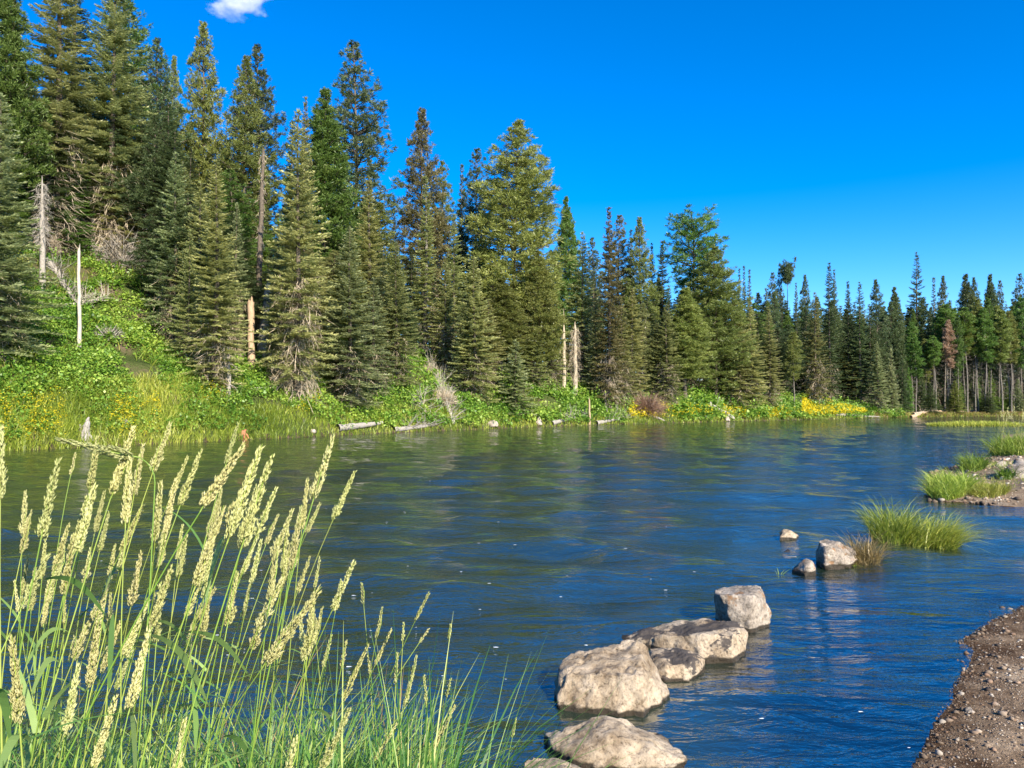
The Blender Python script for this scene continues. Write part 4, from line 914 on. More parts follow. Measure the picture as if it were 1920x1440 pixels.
def stump(px, d, top, w, material, label, fork=False):
    b = far_pt(px, d); t = at(px, top, b[1]); H = t[2] - b[2]; r = w / 2 * b[1] / FPX
    e = empty('tree_stump', b); tag(e, label, 'stump', 'stumps at the far waterline')
    mb = MB(); rough_pole(mb, [[0, 0, -0.4], [0, 0, H * 0.5], [r * 0.7, 0, H]], [r * 1.3, r * 0.8, r * 0.2])
    for k in range(5):
        a = k * 1.3; mb.tube([[0, 0, 0.15], [math.cos(a) * r * 1.2, math.sin(a) * r * 1.2, 0.02], [math.cos(a) * r * 1.7, math.sin(a) * r * 1.7, -0.2]], [r * 0.6, r * 0.4, r * 0.2], 5)
    if fork: rough_pole(mb, [[-r * 0.8, 0, -0.2], [-r * 1.2, 0.1, H * 0.35], [-r * 1.7, 0.1, H * 0.62]], [r * 0.7, r * 0.45, 0.03])
    link('stump_wood', mb.mesh('stump_wood', M[material], True), e)
stump(162, 0.35, 782, 16, 'deadgrey', 'jagged grey white stump at the far waterline right of the yellow flowers', True)
stump(236, 0.9, 790, 13, 'deadgrey', 'grey weathered stump between two yellow flower patches')
stump(457, 0.15, 805, 12, 'deadred', 'rusty red rotten stump at the far waterline')
# dead reddish brush / root wad
def brush(px, d, r, material, label, n=420, squash=0.7, name='dead_brush'):
    b = far_pt(px, d); mb = MB()
    v = unit(rd.normal(size=(n, 3))); v[:, 2] = np.abs(v[:, 2])
    s0 = v * rd.uniform(0.05, 0.7, n)[:, None] * np.array([1, 1, squash]) * r
    dv = v + rd.normal(size=(n, 3)) * 0.6
    mb.quads(diamonds(s0, dv, rd.uniform(0.3, 0.75, n) * r, 0.05, rd, mid=0.3), rd.random(n))
    mb.quads(diamonds(s0, dv, rd.uniform(0.3, 0.75, n) * r, 0.05, rd, mid=0.3), rd.random(n))
    for k in range(10): mb.tube([[0, 0, -0.2], v[k] * r * 0.5, v[k] * r * 0.95], [0.07, 0.04, 0.01], 4)
    o = link(name, mb.mesh(name, M[material]), None, b)
    tag(o, label, 'dead brush', 'dead brush on the far bank')
brush(1212, 1.7, 2.9, 'rusty', 'reddish brown dead brush heap on the bank right of the tall blunt spire', 1300)
brush(832, 2.6, 1.5, 'deadtwig', 'tan dead branch heap around the foot of the bleached fallen treetop', 420, 0.8)
brush(806, 8.5, 1.3, 'deadtwig', 'tan patch of dry twigs high on the mossy ridge', 260, 0.5)
brush(1240, 4.0, 2.2, 'deadtwig', 'straw coloured drooping dead boughs behind the reddish brush', 500, 1.4)
brush(540, 3.4, 1.6, 'deadtwig', 'straw coloured skirt of dead boughs at the foot of the skirted fir', 700, 2.3)
brush(222, 19, 2.6, 'deadgrey', 'grey tangle of dead boughs at the foot of the tall spruce', 700, 1.3)
brush(200, 9, 1.1, 'deadgrey', 'small grey dead twig patch on the middle of the green slope', 160, 0.4)
brush(1462, 4.2, 1.0, 'deadgrey', 'small grey brush patch on the bank left of the long grey log', 120, 0.6)

# ------------------------------------------------------------------ boulders
import bmesh
def rock_mesh(name, pts, material, cuts=4, amp=0.02, seed=1, smooth=2, freq=6.0):
    bm = bmesh.new()
    for p in pts: bm.verts.new(p)
    r = bmesh.ops.convex_hull(bm, input=bm.verts)
    bmesh.ops.delete(bm, geom=[g for g in r['geom_interior'] if isinstance(g, bmesh.types.BMVert)], context='VERTS')
    loose = [v for v in bm.verts if not v.link_faces]
    if loose: bmesh.ops.delete(bm, geom=loose, context='VERTS')
    size = max((v.co.length for v in bm.verts))
    for it in range(cuts):
        bmesh.ops.triangulate(bm, faces=bm.faces[:])
        long_ = [e for e in bm.edges if e.calc_length() > size * (0.5, 0.28, 0.15, 0.085, 0.05)[it]]
        if long_: bmesh.ops.subdivide_edges(bm, edges=long_, cuts=1, use_grid_fill=True)
        bmesh.ops.triangulate(bm, faces=bm.faces[:])
        if it < smooth: bmesh.ops.smooth_vert(bm, verts=bm.verts[:], factor=0.06, use_axis_x=True, use_axis_y=True, use_axis_z=True)
    bm.normal_update()
    from mathutils import noise
    off = Vector((seed * 3.7, seed * 1.3, seed * 7.1))
    for v in bm.verts:
        q = v.co * freq + off
        f = noise.fractal(q, 0.9, 2.1, 5, noise_basis='PERLIN_ORIGINAL')
        g = noise.noise(v.co * freq * 0.45 + off)
        cr_ = abs(noise.noise(v.co * freq * 0.8 + off * 2)); cr_ = -max(0, 0.09 - cr_) * 5
        v.co += v.normal * amp * (1.35 * f + 0.7 * g + cr_ * 2.0)
    me = bpy.data.meshes.new(name); bm.to_mesh(me); bm.free()
    me.polygons.foreach_set('use_smooth', np.ones(len(me.polygons), bool)); me.materials.append(material)
    return me
def boulder(pts, material, label, name='boulder', amp=0.02, seed=1, cuts=5, group='boulders in the shallows', freq=6.0, smooth=2):
    P = np.array([at(*p) if len(p) == 3 else at(p[0], p[1], p[2]) + np.array([0, 0, p[3]]) for p in pts])
    low = P[P[:, 2] < 0.06].copy()
    if len(low): low[:, 2] = -0.35; P = np.concatenate([P, low * np.array([1.0, 1.0, 1])])
    c = np.array([P[:, 0].mean(), P[:, 1].mean(), 0.0])
    o = link(name, rock_mesh(name, [tuple(q) for q in P - c], M[material], cuts, amp, seed, smooth, freq), None, c)
    return tag(o, label, 'boulder' if name == 'boulder' else 'rock', group)
boulder([(1044, 1322, 5.48), (1110, 1330, 5.40), (1209, 1341, 5.31), (1256, 1300, 5.70), (1046, 1290, 6.0), (1230, 1275, 6.1),
         (1046, 1268, 5.62), (1060, 1262, 5.58), (1192, 1266, 5.42), (1205, 1275, 5.42), (1050, 1234, 5.9), (1080, 1219, 6.05), (1190, 1201, 6.0), (1209, 1206, 5.95), (1234, 1245, 5.9)],
        'rock', 'largest pale boulder, flat topped with a crack, in the middle of the stone row', amp=0.024, seed=3)
boulder([(1375, 1239, 6.44), (1318, 1236, 6.48), (1398, 1210, 6.8), (1250, 1215, 6.75), (1160, 1203, 7.0), (1158, 1195, 7.1), (1176, 1184, 7.25), (1252, 1167, 7.3), (1312, 1161, 7.15), (1362, 1161, 7.05), (1390, 1168, 6.95), (1400, 1184, 6.8),
         (1374, 1191, 6.52), (1298, 1189, 6.6), (1204, 1195, 6.9), (1399, 1204, 6.75)],
        'rockdark', 'long flat boulder with dark lichen on top, behind the largest boulder', amp=0.018, seed=5)
boulder([(1247, 1277, 5.95), (1296, 1277, 5.95), (1323, 1243, 6.35), (1216, 1262, 6.1), (1216, 1212, 6.45), (1268, 1211, 6.45), (1312, 1226, 6.35), (1248, 1246, 6.02), (1292, 1243, 6.05), (1322, 1236, 6.3)],
        'rockdark', 'small low boulder with a wet dark top, wedged between the two big ones', amp=0.014, seed=8)
boulder([(1348, 1160, 7.55), (1408, 1181, 7.30), (1445, 1166, 7.5), (1342, 1150, 7.9), (1432, 1150, 7.95), (1340, 1112, 7.55), (1341, 1104, 7.75), (1362, 1098, 7.95), (1406, 1096, 8.0), (1428, 1099, 7.8), (1435, 1117, 7.55), (1350, 1116, 7.42), (1412, 1117, 7.35), (1444, 1150, 7.52), (1405, 1170, 7.28)],
        'rockgrey', 'upright grey block shaped boulder with rusty streaks, farthest of the stone row', amp=0.014, seed=11)
boulder([(1018, 1372, 5.0), (1026, 1384, 4.85), (1064, 1418, 4.62), (1114, 1437, 4.52), (1180, 1434, 4.53), (1246, 1442, 4.5), (1292, 1424, 4.62), (1289, 1406, 4.78), (1236, 1371, 5.0), (1174, 1351, 4.98), (1126, 1343, 5.0), (1080, 1359, 5.02), (1060, 1370, 4.85), (1150, 1372, 4.66), (1220, 1395, 4.66), (1110, 1400, 4.62)],
        'rock', 'nearest full boulder, low and humped with a dark wet foot', amp=0.022, seed=14)
boulder([(974, 1450, 4.3), (976, 1426, 4.4), (996, 1414, 4.45), (1037, 1414, 4.45), (1075, 1426, 4.4), (1108, 1440, 4.35), (1110, 1470, 4.2), (1000, 1480, 4.1), (1050, 1440, 4.2), (1120, 1480, 4.25), (985, 1500, 4.1)],
        'rock', 'pale boulder cut off by the bottom picture edge', amp=0.016, seed=17)
boulder([(1462, 1008, 12.3), (1492, 1009, 12.3), (1500, 1006, 12.6), (1464, 1003, 12.7), (1462, 996, 12.5), (1470, 991, 12.5), (1482, 993, 12.4), (1493, 1003, 12.4)], 'rock', 'small pale rock alone in the water left of the grass tuft rock', 'river_rock', 0.014, 21, 4)
boulder([(1470, 1034, 11.3), (1484, 1034, 11.3), (1482, 1031, 11.5), (1472, 1031, 11.5), (1477, 1026, 11.4)], 'rockgrey', 'tiny dark rock barely above the water', 'river_rock', 0.01, 23, 3)
boulder([(1483, 1068, 10.0), (1510, 1076, 9.75), (1529, 1068, 9.9), (1526, 1060, 10.2), (1490, 1062, 10.2), (1495, 1058, 10.0), (1511, 1047, 9.95), (1522, 1051, 9.9), (1529, 1060, 9.9)], 'rockgrey', 'dark wet rock with a pale top in front of the grass tuft rock', 'river_rock', 0.012, 25, 4)
boulder([(1533, 1050, 10.6), (1548, 1062, 10.2), (1600, 1062, 10.25), (1608, 1048, 10.7), (1531, 1030, 10.5), (1534, 1013, 10.6), (1548, 1009, 10.7), (1572, 1016, 10.6), (1598, 1032, 10.5), (1552, 1030, 10.25), (1602, 1050, 10.3), (1600, 1030, 10.8)], 'rockgrey', 'rounded grey rock carrying a reddish grass tuft', 'river_rock', 0.03, 27, 4)
boulder([(1886, 905, 20.6), (1888, 880, 20.8), (1893, 866, 21), (1910, 857, 21.3), (1935, 855, 21.5), (1960, 870, 21.5), (1968, 905, 20.8), (1920, 913, 20.2), (1930, 870, 20.6), (1960, 900, 22.2), (1890, 890, 22)], 'rockgrey', 'big grey boulder at the right picture edge on the sandy spit', 'boulder', 0.06, 29, 4, freq=3.0)
boulder([(1862, 880, 25), (1868, 868, 25.2), (1880, 862, 25.4), (1888, 868, 25.4), (1890, 882, 25), (1875, 882, 24.8), (1880, 878, 26)], 'rockfar', 'pale rounded stone left of the big grey boulder on the spit', 'river_rock', 0.03, 31, 3, freq=3.0)
boulder([(1846, 878, 25.5), (1850, 870, 25.7), (1860, 868, 25.7), (1864, 880, 25.4), (1854, 881, 25.3), (1856, 879, 26.3)], 'rockfar', 'smallest pale stone on the spit, left of the pale rounded stone', 'river_rock', 0.02, 33, 3, freq=3.0)
def bank_rock(px, d, w, h, label, seed):
    b = far_pt(px, d); s = b[1] / FPX
    v = unit(rd.normal(size=(22, 3))); v[:, 2] = np.clip(v[:, 2], -0.3, 1) * rd.uniform(0.7, 1.0, 22)
    pts = [(q[0] * w * s / 2, q[1] * w * s / 2, q[2] * h * s) for q in v]
    o = link('river_rock', rock_mesh('river_rock', pts, M['rockfar'], 3, 0.06, seed, 2, 2.5), None, b)
    tag(o, label, 'rock', 'rocks along the far waterline')
bank_rock(923, 0.25, 24, 12, 'brownish rock at the far waterline below the fir right of the fallen treetop', 41)
bank_rock(1010, 0.25, 15, 15, 'pale upright rock at the far waterline right of the small silver fir', 43)
bank_rock(1362, 0.2, 16, 9, 'dark rock beside the slanting log at the far waterline', 45)
bank_rock(588, 0.2, 13, 7, 'small pale stone at the far waterline left of the thick grey log', 47)
bank_rock(1502, 4.5, 16, 10, 'grey stone at the upper left end of the long grey log', 51)

# ------------------------------------------------------------------ gravel
rg = np.random.default_rng(33)
def pebbles(mb, X, Y, Z, s):
    bm = bmesh.new(); bmesh.ops.create_icosphere(bm, subdivisions=1, radius=1.0)
    V0 = np.array([v.co[:] for v in bm.verts]); F0 = np.array([[v.index for v in f.verts] for f in bm.faces]); bm.free()
    n = len(X); A = rg.uniform(0, 6.28, n)
    sc = np.stack([s * rg.uniform(0.8, 1.4, n), s * rg.uniform(0.7, 1.1, n), s * rg.uniform(0.45, 0.8, n)], 1)
    V = V0[None] * (1 + 0.22 * rg.normal(size=(n, len(V0), 1))) * sc[:, None]
    ca, sa = np.cos(A)[:, None], np.sin(A)[:, None]
    V = np.stack([V[..., 0] * ca - V[..., 1] * sa, V[..., 0] * sa + V[..., 1] * ca, V[..., 2]], -1) + np.stack([X, Y, Z], 1)[:, None]
    F = (F0[None] + (np.arange(n) * len(V0))[:, None, None]).reshape(-1, 3)
    mb.add(V.reshape(-1, 3), F, np.repeat(rg.random(n), len(F0)))
m, t = mat('pebble'); M['pebble'] = m
a = N(t, 'ShaderNodeAttribute', attribute_name='tint')
col = ramp(t, a.outputs['Fac'], [(0, (0.10, 0.075, 0.055)), (0.3, (0.25, 0.19, 0.135)), (0.55, (0.40, 0.31, 0.22)), (0.72, (0.38, 0.24, 0.15)), (0.85, (0.56, 0.49, 0.39)), (1, (0.72, 0.66, 0.56))])
b = N(t, 'ShaderNodeBsdfPrincipled', Roughness=0.8); b.inputs['Specular IOR Level'].default_value = 0.25
ge = N(t, 'ShaderNodeNewGeometry'); sp = N(t, 'ShaderNodeSeparateXYZ'); t.links.new(ge.outputs['Position'], sp.inputs[0])
f = N(t, 'ShaderNodeMapRange'); f.inputs['From Min'].default_value = 0.02; f.inputs['From Max'].default_value = 0.10; t.links.new(sp.outputs['Z'], f.inputs['Value'])
wc = ramp(t, f.outputs[0], [(0, (0.38, 0.36, 0.34)), (1, (1, 1, 1))])
mm = N(t, 'ShaderNodeMixRGB', blend_type='MULTIPLY'); mm.inputs[0].default_value = 1.0
t.links.new(col, mm.inputs[1]); t.links.new(wc, mm.inputs[2]); t.links.new(mm.outputs[0], b.inputs['Base Color'])
o = N(t, 'ShaderNodeOutputMaterial'); t.links.new(b.outputs[0], o.inputs[0])
n = 110000
X = rg.uniform(1.7, 8.5, n); Y = rg.uniform(3.2, 9.0, n)
d2 = sd_near(X, Y)[0]
clump = wob(X * 2.1, Y * 2.1) + 0.8 * np.exp(-((d2 - 0.12) / 0.25) ** 2)
ok = (d2 > -1.3) & (d2 < 3.2) & (X < 0.75 * Y + 0.6) & (rg.random(n) < 0.45 + 0.4 * clump)
X, Y, d2 = X[ok], Y[ok], d2[ok]
s = 0.0034 * np.exp(rg.exponential(0.40, len(X))); s = np.clip(s, 0.003, 0.028) * np.where(d2 < 0, 1.2, 1)
mb = MB(); pebbles(mb, X, Y, terrain(X, Y) + s * 0.15, s)
n = 9000; Y = rg.uniform(16.5, 32, n); X = rg.uniform(0.55, 0.74, n) * Y; d2 = sd_near(X, Y)[0]; ok = (d2 > -0.15) & (rg.random(n) < np.exp(-d2 / 0.8) + 0.15); X, Y = X[ok], Y[ok]
s = 0.012 * np.exp(rg.exponential(0.45, len(X))); s = np.clip(s, 0.01, 0.09); pebbles(mb, X, Y, terrain(X, Y) + s * 0.15, s)
tag(link('gravel', mb.mesh('gravel', M['pebble'], True)), 'dark wet and dry gravel on the near right shore', 'gravel', kind='stuff')
def shore_stone(px, py, w, material, label, seed):
    p = water_pt(px, py); z = tz(p[0], p[1]); r = ray(px, py); sc = (CAM_Z - z) / -r[2]; p = r[:2] * sc
    z = tz(p[0], p[1]); s = w / 2 * p[1] / FPX
    v = unit(rd.normal(size=(26, 3))) * rd.uniform(0.85, 1.05, (26, 1))
    pts = [(q[0] * s, q[1] * s * 0.85, q[2] * s * 0.75) for q in v]
    o = link('shore_stone', rock_mesh('shore_stone', pts, M[material], 3, s * 0.10, seed, 3, 1.5 / s), None, (p[0], p[1], z))
    tag(o, label, 'stone', 'stones on the gravel shore')
shore_stone(1818, 1335, 21, 'rockfar', 'rounded reddish brown stone, largest on the gravel shore', 61)
shore_stone(1737, 1336, 12, 'rockfar', 'small tan stone right at the water edge of the gravel', 62)
shore_stone(1807, 1255, 10, 'rockfar', 'small cream stone near the water on the upper gravel', 63)
shore_stone(1776, 1307, 12, 'rockfar', 'grey brown stone in the middle of the gravel water edge', 64)
shore_stone(1893, 1280, 11, 'rockfar', 'pale stone beside the dark hollow near the right picture edge', 65)
shore_stone(1786, 1214, 9, 'rockfar', 'small brown stone on the upper gravel water edge', 66)

# ------------------------------------------------------------------ grass on rock, spit, island
def clump(pts, hmin, hmax, wid, matn, label, name='grass_clump', lean=(0.08, 0.85), droop=(0.3, 1.2), azc=None, tintc=0.5, heads=0, cat='grass clump', group=None, segs=4):
    pts = np.asarray(pts, float); n = len(pts); c = pts.mean(0); c[2] = pts[:, 2].min()
    mb = MB()
    az = rg.uniform(0, 6.28, n) if azc is None else rg.normal(azc, 0.9, n)
    ext = np.maximum(np.abs(pts[:, :2] - c[:2]).max(0), 1e-3); rr_ = np.clip((((pts[:, :2] - c[:2]) / ext) ** 2).sum(1), 0, 1)
    hv = (hmin + (hmax - hmin) * (1 - 0.75 * rr_)) * rg.uniform(0.65, 1.1, n)
    blades(mb, pts - c, hv, wid * rg.uniform(0.6, 1.3, n), az, rg.uniform(*lean, n), rg.uniform(*droop, n), np.clip(tintc + rg.normal(size=n) * 0.25, 0, 1), segs, rg)
    e = empty(name, c); tag(e, label, cat, group)
    link('blades', mb.mesh(name + '_blades', M[matn]), e)
    if heads:
        mb = MB(); k = rg.choice(n, heads)
        for q in pts[k] - c:
            a = rg.uniform(0, 6.28); H = hmax * rg.uniform(1.1, 1.6); v = np.array([math.cos(a) * 0.3 * H, math.sin(a) * 0.3 * H, H])
            mb.tube([q, q + v * [0.3, 0.3, 0.55], q + v], [0.004, 0.003, 0.002], 3, 0.3)
            m_ = 26; u = rg.uniform(0.8, 1.02, m_)[:, None]
            mb.quads(diamonds(q + v * u + rg.normal(size=(m_, 3)) * 0.01, np.broadcast_to(v, (m_, 3)) + rg.normal(size=(m_, 3)) * 0.2, 0.05, 0.014, rg), 0.7)
        link('seed_heads', mb.mesh(name + '_heads', M['seed']), e)
    return e
def ell(px0, px1, py, Yd, n, zadd=0.0, pw=1.0):
    """points filling an ellipse whose near edge sits on photo row py"""
    y0 = water_pt(960, py)[1]
    q = rg.uniform(-1, 1, (n * 2, 2)); q = q[(q ** 2).sum(1) < 1][:n]
    Y = y0 + Yd / 2 + q[:, 1] * Yd / 2; X = ((px0 + px1) / 2 + q[:, 0] * (px1 - px0) / 2 - 960) / FPX * Y
    return np.stack([X, Y, np.maximum(terrain(X, Y), -0.06) + zadd], 1)
G_T = 'grass clumps at the right shore'
p = np.concatenate([ell(1632, 1708, 1022, 1.0, 900), ell(1690, 1762, 1026, 0.9, 700), ell(1745, 1790, 1028, 0.7, 360)])
clump(p[:900], 0.5, 1.0, 0.011, 'bankgrass', 'taller left half of the green grass island in the water, standing tallest beside the rock', lean=(0.05, 0.6), group=G_T, tintc=0.5)
clump(p[900:], 0.32, 0.78, 0.011, 'bankgrass', 'lower right half of the green grass island in the water, trailing to the right', group=G_T, azc=-0.2, tintc=0.62)
q = ell(1583, 1648, 1060, 0.7, 520)
clump(q, 0.25, 0.70, 0.008, 'drygrass', 'reddish dry grass tuft on the right side of the rounded grey rock', group=G_T, tintc=0.5)
q = ell(1535, 1600, 1062, 0.25, 110)
clump(q, 0.08, 0.25, 0.009, 'bankgrass', 'short green grass fringe at the foot of the rounded grey rock', group=G_T)
q = ell(1452, 1460, 1078, 0.1, 7)
clump(q, 0.15, 0.26, 0.012, 'reedleaf', 'few thin green shoots standing alone in the water left of the dark wet rock', group=G_T, name='reed_shoots', cat='reeds')
q = ell(1736, 1820, 940, 2.6, 1500)
clump(q, 0.45, 0.85, 0.016, 'bankgrass', 'tall bright grass at the left tip of the sandy spit', heads=0, group=G_T, tintc=0.6)
q = ell(1812, 1890, 941, 1.6, 900)
clump(q, 0.15, 0.42, 0.014, 'bankgrass', 'low grass along the near edge of the sandy spit', group=G_T, tintc=0.75)
q = ell(1800, 1845, 893, 3.0, 700)
clump(q, 0.4, 0.8, 0.02, 'bankgrass', 'green grass bunch on the back of the spit behind the tall bright grass', group=G_T, tintc=0.3)
q = ell(1868, 1905, 912, 1.0, 380)
clump(q, 0.3, 0.55, 0.018, 'bankgrass', 'dark green grass bunch in front of the big grey boulder', group=G_T, tintc=0.1)
q = ell(1855, 1990, 860, 6.0, 2600)
clump(q, 0.6, 1.35, 0.028, 'bankgrass', 'tall green grass with pale seed tops behind the big grey boulder', heads=40, group=G_T, tintc=0.4)
q = ell(1760, 1960, 930, 9.0, 2600); q = q[(q[:, 2] > 0.06) & (wob(q[:, 0] * 1.3, q[:, 1] * 1.3) + 0.3 * rg.normal(size=len(q)) > 0.15)]
clump(q, 0.06, 0.30, 0.013, 'bankgrass', 'short scattered grass over the middle of the sandy spit', group=G_T, tintc=0.65)
n = 4200; a_ = rg.uniform(0, 6.28, n); r_ = np.sqrt(rg.random(n))
q = np.stack([ISL[0] + np.cos(a_) * r_ * ISL[2] * 1.02, ISL[1] + np.sin(a_) * r_ * ISL[3] * 1.05, np.full(n, 0.0)], 1)
clump(q, 0.45, 0.9, 0.05, 'bankgrass', 'long low grass island in the far river at right', name='grass_island', cat='grass island', tintc=0.75, segs=3)
n = 5000; px = rg.uniform(1640, 1990, n); q = far_pts(px, rg.uniform(-0.1, 2.2, n)); mb = MB()
blades(mb, q, rg.uniform(0.3, 0.8, n), np.full(n, 0.09), rg.uniform(0, 6.28, n), rg.uniform(0.1, 0.6, n), rg.uniform(0.2, 0.7, n), np.clip(0.5 + rg.normal(size=n) * 0.3, 0, 1), 2, rg)
tag(link('meadow_grass', mb.mesh('meadow_grass', M['drygrass'])), 'tan dry meadow grass in front of the bare trunk stand', 'grass', kind='stuff')

# small white flecks laid flat on the river surface
n = 45; fx = np.concatenate([rg.uniform(620, 1320, 32), rg.uniform(0, 700, 12), rg.uniform(1400, 1750, 3)]); fy = np.concatenate([rg.uniform(880, 1290, 32), rg.uniform(900, 1300, 12), rg.uniform(1180, 1400, 3)])
mb = MB()
for a, b in zip(fx, fy):
    p = water_pt(a, b); s = rg.uniform(0.003, 0.008) * (1 + p[1] / 9); k = rg.integers(5, 8)
    ang = np.arange(k) / k * 6.283; r_ = rg.uniform(0.5, 1.1, k) * s
    zw = float(wave(np.array([p[0]]), np.array([p[1]]), np.array([max(0.0, -tz(p[0], p[1]))]))[0])
    V = np.stack([p[0] + np.cos(ang) * r_ * 2.2, p[1] + np.sin(ang) * r_, np.full(k, zw + 0.002)], 1)
    V = np.concatenate([V, [[p[0], p[1], zw + 0.003]]])
    F = np.stack([np.arange(k), (np.arange(k) + 1) % k, np.full(k, k)], 1); mb.add(V, F)
m, t = mat('white_speck'); b = N(t, 'ShaderNodeBsdfDiffuse'); b.inputs[0].default_value = (0.75, 0.8, 0.85, 1); o = N(t, 'ShaderNodeOutputMaterial'); t.links.new(b.outputs[0], o.inputs[0])
tag(link('white_flecks', mb.mesh('white_flecks', m)), 'scattered small white flecks on the river', 'white_speck', kind='stuff')

# ------------------------------------------------------------------ foreground reed grass
HEADS = [  # tip x,y  head base x,y
 (109,860,75,1020),(142,848,132,893),(184,815,167,925),(180,905,142,1045),(252,797,207,935),(205,960,185,1040),(269,830,250,935),(244,852,235,990),(321,790,285,890),(302,900,290,1022),
 (352,855,318,935),(378,842,335,955),(447,792,422,875),(460,830,375,960),(420,947,362,1110),(415,922,390,1000),(478,860,425,1000),(482,910,450,1035),(314,982,297,1067),(52,1042,42,1120),
 (66,1062,58,1150),(27,1087,35,1150),(130,980,100,1075),(170,1027,157,1100),(216,1020,205,1085),(235,1010,222,1075),(85,1010,78,1090),(2,795,0,950),
 (626,814,585,945),(666,882,622,980),(577,895,565,1000),(511,851,450,1035),(492,832,425,1020),(519,912,478,1010),(522,964,497,1025),(601,942,572,1005),(550,952,510,1050),(582,1042,555,1117),(600,1042,590,1105),
 (666,1050,620,1150),(678,1092,682,1135),(540,985,530,1080),(562,968,545,1075),(560,1045,520,1115),
 (22,1190,37,1365),(186,1158,165,1297),(225,1175,188,1243),(279,1122,228,1240),(280,1175,240,1340),(148,1242,120,1388),(218,1305,172,1450),(347,1345,325,1470),(385,1080,345,1160),(405,1100,370,1167),(445,1070,425,1180),
 (122,1122,120,1175),(140,1192,130,1242),(208,1110,205,1185),(603,1100,490,1255),(692,1205,640,1320),(562,1150,572,1245),(532,1080,478,1192),(657,1325,600,1450),(782,1228,757,1330),(855,1320,810,1410),(845,1272,837,1310),
 (795,1265,800,1325),(805,1110,777,1167),(805,1178,785,1207),(717,1137,705,1200),(735,1178,702,1250),(757,1167,755,1205),(650,1200,640,1252),(622,1190,605,1255),(585,1122,592,1195),(745,1222,742,1287),(745,1355,700,1430),
 (555,1380,535,1470),(752,1367,750,1410),(690,1230,695,1265),(640,1375,642,1450),(490,1010,470,1100),(350,1000,335,1085),(470,1090,455,1160),(500,1130,470,1225),(640,1085,628,1150),(102,822,262,858),(968,1345,960,1385),(845,1170,842,1200)]
rg = np.random.default_rng(8)
tail = HEADS[-3:]; HEADS = HEADS[:-3]
for _ in range(32):   # the less distinct heads of the same stand
    bx = rg.uniform(30, 600); by = rg.uniform(985, 1300) if bx < 560 else rg.uniform(1080, 1300); ln = rg.uniform(60, 130)
    HEADS.append((bx + ln * rg.uniform(0.05, 0.5), by - ln, bx, by))
HEADS += tail
def spikelets(C, D, L, W_, tint, mb):
    n = len(C); D = unit(D); r1 = unit(np.cross(D, rg.normal(size=(n, 3)))); r2 = np.cross(D, r1)
    L = L[:, None]; W_ = W_[:, None]; m_ = C + D * L * 0.4
    V = np.stack([C, m_ + r1 * W_ / 2, m_ + r2 * W_ * 0.36, m_ - r1 * W_ / 2, m_ - r2 * W_ * 0.36, C + D * L], 1)
    f = np.array([[0, 2, 1], [0, 3, 2], [0, 4, 3], [0, 1, 4], [1, 2, 5], [2, 3, 5], [3, 4, 5], [4, 1, 5]])
    F = (f[None] + (np.arange(n) * 6)[:, None, None]).reshape(-1, 3)
    mb.add(V.reshape(-1, 3), F, np.repeat(tint, 8))
def bez(p0, p1, p2, n): u = np.linspace(0, 1, n)[:, None]; return (1 - u) ** 2 * p0 + 2 * u * (1 - u) * p1 + u ** 2 * p2
ORD += ['thirty-seventh', 'thirty-eighth', 'thirty-ninth', 'fortieth', 'forty-first', 'forty-second', 'forty-third', 'forty-fourth', 'forty-fifth', 'forty-sixth', 'forty-seventh', 'forty-eighth', 'forty-ninth', 'fiftieth']
rows = [[], [], [], [], []]
for i_, (tx, ty, bx, by) in enumerate(HEADS):
    rows[0 if ty < 875 else 1 if ty < 1000 else 2 if ty < 1120 else 3 if ty < 1215 else 4].append((tx, i_))
ROWN = ['in the top row before the far bank', 'in the second row over open water', 'in the middle row of heads', 'in the fourth row of heads', 'in the lowest row of heads']
LAB = {}
for r_i, lst in enumerate(rows):
    lst.sort()
    for k, (tx, i_) in enumerate(lst):
        tx, ty, bx, by = HEADS[i_]; ln = math.hypot(tx - bx, ty - by)
        LAB[i_] = ('%s seed stalk, %s from the left %s' % ('long plump' if ln > 130 else 'slim short' if ln < 65 else 'pale', ORD[k], ROWN[r_i]))
LAB[len(HEADS) - 3] = 'bent over seed stalk whose pale head lies nearly level above the others'
LAB[len(HEADS) - 2] = 'lone thin seed stalk left of the boulder at the bottom picture edge'
def flip_pt(px, py, Y): return at(px, py, Y)
